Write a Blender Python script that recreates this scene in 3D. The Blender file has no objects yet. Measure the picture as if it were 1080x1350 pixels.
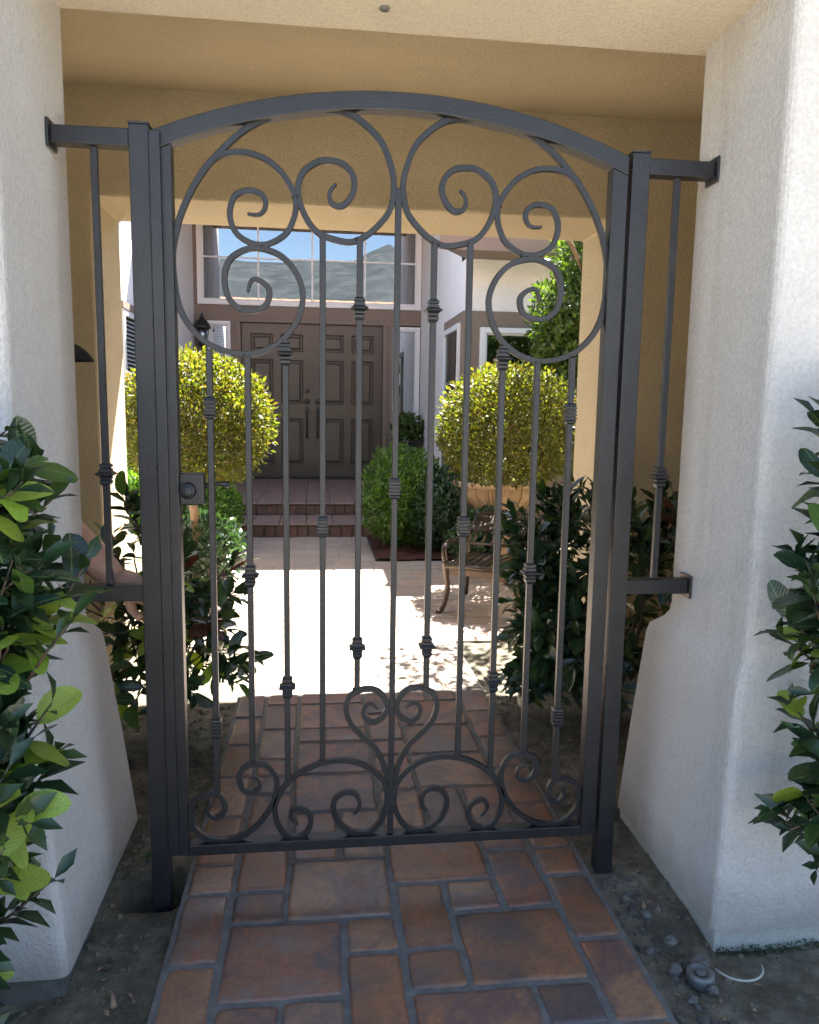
import bpy, math, random
from mathutils import Vector, Matrix
rnd = random.Random(7)
U = 1.2                                   # plan units -> metres (applied to everything at the end)
scene = bpy.context.scene
COL = scene.collection

# ------------------------------------------------------------------ camera
cam_d = bpy.data.cameras.new('camera')
cam = bpy.data.objects.new('camera', cam_d)
COL.objects.link(cam)
CR = Vector((0.99295968, -0.1174411, 0.01544879))
CU = Vector((0.00043573, 0.13404198, 0.99097556))
CW = Vector((0.1184520, 0.98399204, -0.13314945))
M = Matrix(((CR.x, CU.x, -CW.x), (CR.y, CU.y, -CW.y), (CR.z, CU.z, -CW.z))).to_4x4()
M.translation = Vector((-0.18197, -1.79801, 1.2)) * U
cam.matrix_world = M
cam_d.sensor_fit = 'HORIZONTAL'
cam_d.sensor_width = 36
cam_d.lens = 36 * 1004.13 / 1080
cam_d.clip_start = 0.05
cam_d.clip_end = 9000
scene.camera = cam
CAMS = {cam}

# ------------------------------------------------------------------ sky, sun, exposure
SUN_EL, SUN_AZ = math.radians(57.5), math.radians(20)      # azimuth from +Y towards +X
world = bpy.data.worlds.new('World')
scene.world = world
world.use_nodes = True
nt = world.node_tree
sky = nt.nodes.new('ShaderNodeTexSky')
sky.sky_type = 'NISHITA'
sky.sun_disc = False
sky.sun_elevation = SUN_EL
sky.sun_rotation = SUN_AZ
sky.air_density = 1.0
sky.dust_density = 1.0
bg = nt.nodes['Background']
nt.links.new(sky.outputs[0], bg.inputs[0])
bg.inputs[1].default_value = 0.055
sun_d = bpy.data.lights.new('sun', 'SUN')
sun_d.energy = 5.0
sun_d.angle = math.radians(0.5)
sun_d.color = (1.0, 0.95, 0.86)
sun = bpy.data.objects.new('sun', sun_d)
COL.objects.link(sun)
S = Vector((math.sin(SUN_AZ) * math.cos(SUN_EL), math.cos(SUN_AZ) * math.cos(SUN_EL), math.sin(SUN_EL)))
sun.rotation_euler = S.to_track_quat('Z', 'Y').to_euler()
sun.location = S * 20
CAMS.add(sun)
vs = scene.view_settings
vs.view_transform = 'Standard'
vs.look = 'None'
vs.exposure = 3.5
vs.gamma = 1.0
vs.use_curve_mapping = False
scene.cycles.max_bounces = 10
scene.cycles.diffuse_bounces = 6
scene.cycles.glossy_bounces = 4
scene.cycles.transparent_max_bounces = 12
scene.cycles.use_denoising = True

# ------------------------------------------------------------------ materials
def new_mat(name):
    m = bpy.data.materials.new(name)
    m.use_nodes = True
    t = m.node_tree
    return m, t, t.nodes['Principled BSDF'], t.links

def N(t, typ, **kw):
    n = t.nodes.new(typ)
    for k, v in kw.items():
        if k in n.inputs.keys():
            n.inputs[k].default_value = v
        else:
            setattr(n, k, v)
    return n

def ramp(t, stops):
    r = t.nodes.new('ShaderNodeValToRGB')
    e = r.color_ramp.elements
    while len(e) < len(stops):
        e.new(0.5)
    for i, (p, c) in enumerate(stops):
        e[i].position = p
        e[i].color = (*c, 1)
    return r

def paint(name, col, rough=0.5, var=0.08, scale=6, bump=0.0, bscale=80, spec=0.5, metal=0.0, detail=4):
    m, t, p, L = new_mat(name)
    tc = N(t, 'ShaderNodeTexCoord')
    n = N(t, 'ShaderNodeTexNoise', Scale=scale, Detail=detail, Roughness=0.6)
    L.new(tc.outputs['Object'], n.inputs['Vector'])
    r = ramp(t, [(0.3, [c * (1 - var) for c in col]), (0.7, [min(1, c * (1 + var)) for c in col])])
    L.new(n.outputs['Fac'], r.inputs[0])
    L.new(r.outputs[0], p.inputs['Base Color'])
    p.inputs['Roughness'].default_value = rough
    p.inputs['Specular IOR Level'].default_value = spec
    p.inputs['Metallic'].default_value = metal
    if bump:
        b = N(t, 'ShaderNodeTexNoise', Scale=bscale, Detail=5, Roughness=0.65)
        L.new(tc.outputs['Object'], b.inputs['Vector'])
        bp = N(t, 'ShaderNodeBump', Strength=bump, Distance=0.01)
        L.new(b.outputs['Fac'], bp.inputs['Height'])
        L.new(bp.outputs[0], p.inputs['Normal'])
    return m

def stucco(name, col, var=0.06, strength=0.6, splash=False):
    """lace-finish stucco: raised islands with worm-like grooves, fine sand grain, slight staining"""
    m, t, p, L = new_mat(name)
    tc = N(t, 'ShaderNodeTexCoord')
    stain = N(t, 'ShaderNodeTexNoise', Scale=2.2, Detail=5, Roughness=0.65)
    L.new(tc.outputs['Object'], stain.inputs['Vector'])
    r = ramp(t, [(0.25, [c * (1 - var) for c in col]), (0.75, [min(1, c * (1 + var)) for c in col])])
    L.new(stain.outputs['Fac'], r.inputs[0])
    a = N(t, 'ShaderNodeTexNoise', Scale=88, Detail=4, Roughness=0.6, Distortion=0.6)
    L.new(tc.outputs['Object'], a.inputs['Vector'])
    ra = ramp(t, [(0.40, (0, 0, 0)), (0.56, (1, 1, 1))])
    L.new(a.outputs['Fac'], ra.inputs[0])
    g = N(t, 'ShaderNodeTexNoise', Scale=300, Detail=2, Roughness=0.5)
    L.new(tc.outputs['Object'], g.inputs['Vector'])
    big = N(t, 'ShaderNodeTexNoise', Scale=9, Detail=2)
    L.new(tc.outputs['Object'], big.inputs['Vector'])
    a1 = N(t, 'ShaderNodeMath', operation='MULTIPLY_ADD')
    a1.inputs[1].default_value = 0.35
    L.new(g.outputs['Fac'], a1.inputs[0]); L.new(ra.outputs[0], a1.inputs[2])
    a2 = N(t, 'ShaderNodeMath', operation='MULTIPLY_ADD')
    a2.inputs[1].default_value = 1.2
    L.new(big.outputs['Fac'], a2.inputs[0]); L.new(a1.outputs[0], a2.inputs[2])
    bp = N(t, 'ShaderNodeBump', Strength=strength, Distance=0.0035)
    L.new(a2.outputs[0], bp.inputs['Height'])
    L.new(bp.outputs[0], p.inputs['Normal'])
    pit = ramp(t, [(0.34, (0.90, 0.89, 0.87)), (0.52, (1.02, 1.02, 1.02))])        # shade of the relief put into the colour: pits darker
    L.new(a.outputs['Fac'], pit.inputs[0])
    pm = N(t, 'ShaderNodeMix', data_type='RGBA', blend_type='MULTIPLY'); pm.inputs[0].default_value = 1
    L.new(r.outputs[0], pm.inputs[6]); L.new(pit.outputs[0], pm.inputs[7])
    out = pm.outputs[2]
    if splash:                                   # soil splashed up the foot of the wall, with a ragged edge; a few faint runs
        sx = N(t, 'ShaderNodeSeparateXYZ'); L.new(tc.outputs['Object'], sx.inputs[0])
        w = N(t, 'ShaderNodeTexNoise', Scale=7, Detail=6, Roughness=0.7); L.new(tc.outputs['Object'], w.inputs['Vector'])
        h = N(t, 'ShaderNodeMath', operation='MULTIPLY_ADD'); h.inputs[1].default_value = -0.22
        L.new(w.outputs['Fac'], h.inputs[0]); L.new(sx.outputs['Z'], h.inputs[2])
        rs = ramp(t, [(0.0, (1, 1, 1)), (0.14, (0, 0, 0))]); sh = N(t, 'ShaderNodeMath', operation='ADD'); sh.inputs[1].default_value = 0.09
        L.new(h.outputs[0], sh.inputs[0]); L.new(sh.outputs[0], rs.inputs[0])
        k = N(t, 'ShaderNodeMath', operation='MULTIPLY'); k.inputs[1].default_value = 0.5; L.new(rs.outputs[0], k.inputs[0])
        d = N(t, 'ShaderNodeMix', data_type='RGBA'); L.new(k.outputs[0], d.inputs[0]); L.new(out, d.inputs[6]); d.inputs[7].default_value = (0.20, 0.17, 0.13, 1)
        mp = N(t, 'ShaderNodeMapping'); mp.inputs['Scale'].default_value = (9, 9, 0.7); L.new(tc.outputs['Object'], mp.inputs[0])
        wr = N(t, 'ShaderNodeTexNoise', Scale=1.0, Detail=5, Roughness=0.6); L.new(mp.outputs[0], wr.inputs['Vector'])
        rw = ramp(t, [(0.56, (1, 1, 1)), (0.75, (0.86, 0.84, 0.80))]); L.new(wr.outputs['Fac'], rw.inputs[0])
        d2 = N(t, 'ShaderNodeMix', data_type='RGBA', blend_type='MULTIPLY'); d2.inputs[0].default_value = 1
        L.new(d.outputs[2], d2.inputs[6]); L.new(rw.outputs[0], d2.inputs[7]); out = d2.outputs[2]
    L.new(out, p.inputs['Base Color'])
    p.inputs['Roughness'].default_value = 0.92
    p.inputs['Specular IOR Level'].default_value = 0.2
    return m

def tile_mat(name, tones, rough=0.38, spot=0.35):
    m, t, p, L = new_mat(name)
    oi = N(t, 'ShaderNodeObjectInfo')
    tc = N(t, 'ShaderNodeTexCoord')
    off = N(t, 'ShaderNodeVectorMath', operation='ADD')
    mul = N(t, 'ShaderNodeVectorMath', operation='SCALE')
    mul.inputs['Scale'].default_value = 37.0
    comb = N(t, 'ShaderNodeCombineXYZ')
    for i in range(3):
        L.new(oi.outputs['Random'], comb.inputs[i])
    L.new(comb.outputs[0], mul.inputs[0])
    L.new(tc.outputs['Object'], off.inputs[0]); L.new(mul.outputs[0], off.inputs[1])
    n1 = N(t, 'ShaderNodeTexNoise', Scale=6.5, Detail=5, Roughness=0.6, Distortion=0.4)
    L.new(off.outputs[0], n1.inputs['Vector'])
    base = ramp(t, [(i / (len(tones) - 1) * 0.98 + 0.01, c) for i, c in enumerate(tones)])
    sh = N(t, 'ShaderNodeMath', operation='MULTIPLY_ADD')       # random tone pushed about by cloudy mottling
    sh.inputs[1].default_value = spot * 2
    L.new(n1.outputs['Fac'], sh.inputs[0])
    sub = N(t, 'ShaderNodeMath', operation='SUBTRACT'); sub.inputs[1].default_value = spot
    L.new(oi.outputs['Random'], sub.inputs[0]); L.new(sub.outputs[0], sh.inputs[2])
    sh.use_clamp = True
    L.new(sh.outputs[0], base.inputs[0])
    n2 = N(t, 'ShaderNodeTexNoise', Scale=60, Detail=6, Roughness=0.7)
    L.new(off.outputs[0], n2.inputs['Vector'])
    r2 = ramp(t, [(0.3, (0.72, 0.72, 0.74)), (0.7, (1.15, 1.12, 1.1))])
    L.new(n2.outputs['Fac'], r2.inputs[0])
    mx = N(t, 'ShaderNodeMix', data_type='RGBA', blend_type='MULTIPLY')
    mx.inputs[0].default_value = 1.0
    L.new(base.outputs[0], mx.inputs[6]); L.new(r2.outputs[0], mx.inputs[7])
    L.new(mx.outputs[2], p.inputs['Base Color'])
    rr = ramp(t, [(0.3, (rough - .08,) * 3), (0.7, (rough + .18,) * 3)])
    L.new(n1.outputs['Fac'], rr.inputs[0]); L.new(rr.outputs[0], p.inputs['Roughness'])
    bp = N(t, 'ShaderNodeBump', Strength=0.35, Distance=0.004)
    L.new(n2.outputs['Fac'], bp.inputs['Height']); L.new(bp.outputs[0], p.inputs['Normal'])
    return m

def leaf_mat(name, tones, rough=0.3, trans=0.3, tcol=None, spec=0.5, source='Random'):
    """source 'island' varies leaf by leaf inside one mesh, 'Random' object by object"""
    m, t, p, L = new_mat(name)
    if source == 'island':
        g = N(t, 'ShaderNodeNewGeometry'); src = g.outputs['Random Per Island']
    else:
        g = N(t, 'ShaderNodeObjectInfo'); src = g.outputs['Random']
    r = ramp(t, [(i / max(1, len(tones) - 1), c) for i, c in enumerate(tones)])
    L.new(src, r.inputs[0])
    tc = N(t, 'ShaderNodeTexCoord')
    n = N(t, 'ShaderNodeTexNoise', Scale=25, Detail=3)
    L.new(tc.outputs['Object'], n.inputs['Vector'])
    r2 = ramp(t, [(0.3, (0.8, 0.8, 0.8)), (0.7, (1.2, 1.2, 1.15))])
    L.new(n.outputs['Fac'], r2.inputs[0])
    mx = N(t, 'ShaderNodeMix', data_type='RGBA', blend_type='MULTIPLY'); mx.inputs[0].default_value = 1
    L.new(r.outputs[0], mx.inputs[6]); L.new(r2.outputs[0], mx.inputs[7])
    leafc = mx.outputs[2]
    if source != 'island':                       # pale midrib and raised side veins (leaf runs along its own Y)
        sx = N(t, 'ShaderNodeSeparateXYZ'); L.new(tc.outputs['Object'], sx.inputs[0])
        ab = N(t, 'ShaderNodeMath', operation='ABSOLUTE'); L.new(sx.outputs['X'], ab.inputs[0])
        rm = ramp(t, [(0.010, (1, 1, 1)), (0.024, (0, 0, 0))]); L.new(ab.outputs[0], rm.inputs[0])
        kf = N(t, 'ShaderNodeMath', operation='MULTIPLY'); kf.inputs[1].default_value = 0.55; L.new(rm.outputs[0], kf.inputs[0])
        lt_ = N(t, 'ShaderNodeMix', data_type='RGBA'); L.new(kf.outputs[0], lt_.inputs[0]); L.new(leafc, lt_.inputs[6])
        lt_.inputs[7].default_value = (0.16, 0.22, 0.07, 1); leafc = lt_.outputs[2]
        ve = N(t, 'ShaderNodeMath', operation='MULTIPLY_ADD'); ve.inputs[1].default_value = -0.8; L.new(ab.outputs[0], ve.inputs[0]); L.new(sx.outputs['Y'], ve.inputs[2])
        fr = N(t, 'ShaderNodeMath', operation='PINGPONG'); fr.inputs[1].default_value = 0.055; L.new(ve.outputs[0], fr.inputs[0])
        vb = N(t, 'ShaderNodeBump', Strength=0.35, Distance=0.02); L.new(fr.outputs[0], vb.inputs['Height']); L.new(vb.outputs[0], p.inputs['Normal'])
    L.new(leafc, p.inputs['Base Color'])
    p.inputs['Roughness'].default_value = rough
    p.inputs['Specular IOR Level'].default_value = spec
    tr = N(t, 'ShaderNodeBsdfTranslucent')
    k = N(t, 'ShaderNodeMix', data_type='RGBA', blend_type='MULTIPLY'); k.inputs[0].default_value = 1
    L.new(mx.outputs[2], k.inputs[6]); k.inputs[7].default_value = (*(tcol or (1.6, 1.8, 0.5)), 1)
    L.new(k.outputs[2], tr.inputs[0])
    mix = N(t, 'ShaderNodeMixShader'); mix.inputs[0].default_value = trans
    L.new(p.outputs[0], mix.inputs[1]); L.new(tr.outputs[0], mix.inputs[2])
    L.new(mix.outputs[0], t.nodes['Material Output'].inputs[0])
    return m

def glass_mat(name, refl, tint=(0.75, 0.8, 0.8)):
    m, t, p, L = new_mat(name)
    t.nodes.remove(p)
    tc = N(t, 'ShaderNodeTexCoord'); wv = N(t, 'ShaderNodeTexNoise', Scale=1.6, Detail=2)
    L.new(tc.outputs['Object'], wv.inputs['Vector'])
    wb = N(t, 'ShaderNodeBump', Strength=0.006, Distance=0.01); L.new(wv.outputs['Fac'], wb.inputs['Height'])
    gl = N(t, 'ShaderNodeBsdfGlossy', Roughness=0.0, Color=(0.93, 0.96, 1.0, 1))
    tr = N(t, 'ShaderNodeBsdfTransparent', Color=(*tint, 1))
    L.new(wb.outputs[0], gl.inputs['Normal'])
    mix = N(t, 'ShaderNodeMixShader'); mix.inputs[0].default_value = refl
    L.new(tr.outputs[0], mix.inputs[1]); L.new(gl.outputs[0], mix.inputs[2])
    L.new(mix.outputs[0], t.nodes['Material Output'].inputs[0])
    return m

def soil_mat(name, tones, scale=14, chips=True):
    m, t, p, L = new_mat(name)
    tc = N(t, 'ShaderNodeTexCoord')
    n = N(t, 'ShaderNodeTexNoise', Scale=scale, Detail=9, Roughness=0.72)
    L.new(tc.outputs['Object'], n.inputs['Vector'])
    r = ramp(t, [(0.3, tones[0]), (0.5, tones[1]), (0.72, tones[2])])
    L.new(n.outputs['Fac'], r.inputs[0])
    n2 = N(t, 'ShaderNodeTexNoise', Scale=2.2, Detail=4)
    L.new(tc.outputs['Object'], n2.inputs['Vector'])
    r2 = ramp(t, [(0.35, (0.7, 0.72, 0.7)), (0.65, (1.2, 1.18, 1.15))])
    L.new(n2.outputs['Fac'], r2.inputs[0])
    mx = N(t, 'ShaderNodeMix', data_type='RGBA', blend_type='MULTIPLY'); mx.inputs[0].default_value = 1
    L.new(r.outputs[0], mx.inputs[6]); L.new(r2.outputs[0], mx.inputs[7])
    out = mx.outputs[2]
    if chips:
        v = N(t, 'ShaderNodeTexVoronoi', Scale=55); L.new(tc.outputs['Object'], v.inputs['Vector'])
        rc = ramp(t, [(0.05, (1, 1, 1)), (0.12, (0, 0, 0))]); L.new(v.outputs['Distance'], rc.inputs[0])
        m2 = N(t, 'ShaderNodeMix', data_type='RGBA'); L.new(rc.outputs[0], m2.inputs[0])
        L.new(out, m2.inputs[6]); m2.inputs[7].default_value = (0.22, 0.21, 0.19, 1); out = m2.outputs[2]
    L.new(out, p.inputs['Base Color'])
    p.inputs['Roughness'].default_value = 0.95
    p.inputs['Specular IOR Level'].default_value = 0.2
    b = N(t, 'ShaderNodeTexNoise', Scale=70, Detail=6, Roughness=0.75)
    L.new(tc.outputs['Object'], b.inputs['Vector'])
    bp = N(t, 'ShaderNodeBump', Strength=0.8, Distance=0.008)
    L.new(b.outputs['Fac'], bp.inputs['Height']); L.new(bp.outputs[0], p.inputs['Normal'])
    return m

MAT = dict(
    white=stucco('white_stucco', (0.52, 0.505, 0.485), 0.06, 0.5, True),
    cream=stucco('cream_stucco', (0.62, 0.55, 0.43), 0.06, 0.42),
    tan=stucco('tan_stucco', (0.535, 0.455, 0.31), 0.08, 0.75),
    house_white=stucco('house_white_stucco', (0.84, 0.825, 0.80), 0.04, 0.4),
    taupe=stucco('taupe_stucco', (0.24, 0.185, 0.15), 0.04, 0.25),
    iron=paint('dark_painted_iron', (0.0128, 0.0132, 0.0150), 0.40, 0.3, 14, 0.2, 160),
    door=paint('brown_door_paint', (0.085, 0.067, 0.051), 0.33, 0.08, 3, 0.05, 60),
    black=paint('black_hardware', (0.02, 0.018, 0.016), 0.35, 0.1),
    bronze=paint('bronze_metal', (0.075, 0.056, 0.043), 0.30, 0.25, 12, 0.1, 150, metal=0.7),
    vinyl=paint('white_vinyl', (0.78, 0.78, 0.77), 0.35, 0.02),
    blind=paint('blind_slat', (0.24, 0.26, 0.26), 0.5, 0.03),
    added_dark_strip=paint('dark_brown_strip', (0.05, 0.035, 0.022), 0.9, 0.15),
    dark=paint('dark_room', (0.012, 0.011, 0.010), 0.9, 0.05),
    eave=paint('brown_eave_paint', (0.25, 0.18, 0.14), 0.6, 0.05),
    tile=tile_mat('terracotta_tile', [(0.085, 0.064, 0.062), (0.16, 0.086, 0.052), (0.24, 0.112, 0.056), (0.118, 0.076, 0.068), (0.26, 0.140, 0.074), (0.150, 0.112, 0.092), (0.21, 0.094, 0.054), (0.11, 0.085, 0.078)], 0.42, 0.5),
    paver=tile_mat('pale_brick_paver', [(0.31, 0.245, 0.195), (0.36, 0.265, 0.21), (0.29, 0.245, 0.205), (0.38, 0.30, 0.24)], 0.6, 0.25),
    brick=tile_mat('dark_red_brick', [(0.13, 0.07, 0.055), (0.17, 0.09, 0.07), (0.11, 0.068, 0.06)], 0.6, 0.2),
    steptile=tile_mat('step_tile', [(0.22, 0.15, 0.12), (0.27, 0.17, 0.13), (0.20, 0.15, 0.13)], 0.4, 0.2),
    grout=paint('grey_grout', (0.125, 0.122, 0.112), 0.9, 0.25, 30, 0.5, 120),
    patio_grout=paint('pale_sandy_joint', (0.30, 0.265, 0.225), 0.9, 0.15, 30, 0.5, 120),
    soil=soil_mat('dry_soil', [(0.062, 0.054, 0.040), (0.13, 0.115, 0.086), (0.235, 0.21, 0.16)]),
    mulch=soil_mat('red_bark_mulch', [(0.03, 0.012, 0.009), (0.07, 0.026, 0.02), (0.12, 0.05, 0.04)], 40, False),
    concrete=soil_mat('weathered_concrete', [(0.24, 0.23, 0.20), (0.31, 0.30, 0.27), (0.38, 0.37, 0.33)], 10, False),
    bounce_slab=paint('pale_bounce_slab', (0.35, 0.32, 0.27), 0.85, 0.08, 1.5),
    stone=paint('grey_stone', (0.11, 0.105, 0.095), 0.8, 0.35, 20, 0.5, 60),
    footing=stucco('pale_footing_render', (0.40, 0.40, 0.36), 0.15, 0.5),
    rubble=paint('dark_rubble', (0.085, 0.078, 0.066), 0.9, 0.4, 30, 0.5, 60),
    metalcap=paint('galvanised_cap', (0.15, 0.155, 0.155), 0.5, 0.3, 20, metal=0.5),
    pvc=paint('white_pvc', (0.36, 0.36, 0.33), 0.5, 0.2),
    bark=paint('pale_brown_bark', (0.26, 0.17, 0.11), 0.85, 0.3, 25, 0.8, 70),
    twig=paint('green_brown_twig', (0.075, 0.055, 0.035), 0.7, 0.3, 30),
    terracotta=paint('terracotta_pot', (0.38, 0.26, 0.165), 0.8, 0.12, 8, 0.3, 60),
    rooftile=paint('orange_roof_tile', (0.42, 0.22, 0.13), 0.8, 0.25, 5),
    hill=soil_mat('hazy_hillside', [(0.024, 0.030, 0.035), (0.043, 0.050, 0.056), (0.088, 0.09, 0.088)], 0.022, False),  # distance haze put into the colour: bluish grey, low contrast
    skin=paint('skin', (0.56, 0.33, 0.23), 0.5, 0.08, 30, 0.1, 200),
    hair=paint('dark_hair', (0.02, 0.014, 0.01), 0.5, 0.1),
    eye=paint('eye_white', (0.75, 0.73, 0.70), 0.2, 0.02),
    iris=paint('brown_iris', (0.03, 0.015, 0.008), 0.2, 0.02),
    lip=paint('lip', (0.40, 0.18, 0.14), 0.45, 0.05),
    capcloth=paint('black_cap_cloth', (0.012, 0.012, 0.013), 0.85, 0.1, 40, 0.3, 300),
    shirt=paint('grey_shirt_cloth', (0.16, 0.17, 0.19), 0.9, 0.08, 20, 0.3, 200),
    jeans=paint('blue_denim', (0.05, 0.07, 0.12), 0.9, 0.15, 30, 0.3, 300),
    shoe=paint('brown_shoe', (0.06, 0.04, 0.028), 0.6, 0.1),
    lampglass=glass_mat('lamp_glass', 0.3, (0.85, 0.85, 0.8)),
    glass=glass_mat('coated_window_glass', 0.23, (0.55, 0.58, 0.58)),
    glass2=glass_mat('plain_window_glass', 0.42, (0.72, 0.78, 0.76)),
    cam_dark=leaf_mat('dark_glossy_leaf', [(0.014, 0.032, 0.016), (0.022, 0.048, 0.02), (0.02, 0.044, 0.03), (0.034, 0.062, 0.02)], 0.24, 0.14),
    cam_mid=leaf_mat('mid_green_leaf', [(0.045, 0.095, 0.02), (0.065, 0.125, 0.028), (0.05, 0.085, 0.025)], 0.3, 0.25),
    cam_new=leaf_mat('young_lime_leaf', [(0.21, 0.33, 0.045), (0.28, 0.39, 0.075), (0.25, 0.31, 0.05)], 0.32, 0.35),
    cam_red=leaf_mat('reddish_leaf', [(0.07, 0.022, 0.016), (0.09, 0.035, 0.02)], 0.35, 0.3, (1.8, 0.9, 0.6)),
    cam_stuff=leaf_mat('dark_leaf_mass', [(0.012, 0.028, 0.013), (0.022, 0.05, 0.02), (0.04, 0.07, 0.022)], 0.3, 0.15, source='island'),
    ball=leaf_mat('golden_privet_leaf', [(0.035, 0.050, 0.011), (0.062, 0.084, 0.016), (0.110, 0.125, 0.024), (0.095, 0.070, 0.018), (0.05, 0.070, 0.013), (0.135, 0.145, 0.036), (0.080, 0.052, 0.016)], 0.48, 0.48, (1.6, 1.6, 0.35), source='island'),
    fern=leaf_mat('bright_shrub_leaf', [(0.045, 0.105, 0.016), (0.08, 0.165, 0.024), (0.12, 0.21, 0.036)], 0.4, 0.35, source='island'),
    bluish=leaf_mat('bluish_shrub_leaf', [(0.018, 0.045, 0.03), (0.03, 0.065, 0.04), (0.04, 0.08, 0.03)], 0.4, 0.25, source='island'),
    tree=leaf_mat('tree_leaf', [(0.05, 0.09, 0.02), (0.08, 0.13, 0.026), (0.115, 0.16, 0.036), (0.036, 0.07, 0.018)], 0.35, 0.3, source='island'),
    petal=leaf_mat('pink_petal', [(0.5, 0.2, 0.22), (0.6, 0.45, 0.4)], 0.5, 0.3, (1, 1, 1), source='island'),
)

# ------------------------------------------------------------------ mesh helpers
ORIG = {}                                     # world origin of every object we make

def empty(name, loc, label, cat, group=None):
    o = bpy.data.objects.new(name, None)
    o.empty_display_size = 0.1
    o.location = loc
    COL.objects.link(o)
    ORIG[o.name] = Vector(loc)
    tag(o, label, cat, group)
    return o

def tag(o, label=None, cat=None, group=None, kind=None):
    if label: o['label'] = label
    if cat: o['category'] = cat
    if group: o['group'] = group
    if kind: o['kind'] = kind
    return o

def link_mesh(name, me, parent=None, loc=None, rot=None, scale=None):
    """link an object; loc is in the scene, turned into the parent's frame (parents are unrotated)"""
    o = bpy.data.objects.new(name, me)
    base = ORIG[parent.name] if parent else Vector((0, 0, 0))
    l = Vector(loc) if loc is not None else Vector(base)
    if parent: o.parent = parent
    o.location = l - base
    if rot is not None:
        o.rotation_mode = 'QUATERNION'; o.rotation_quaternion = rot
    if scale is not None: o.scale = (scale,) * 3 if not hasattr(scale, '__len__') else scale
    COL.objects.link(o)
    ORIG[o.name] = l
    return o

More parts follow.
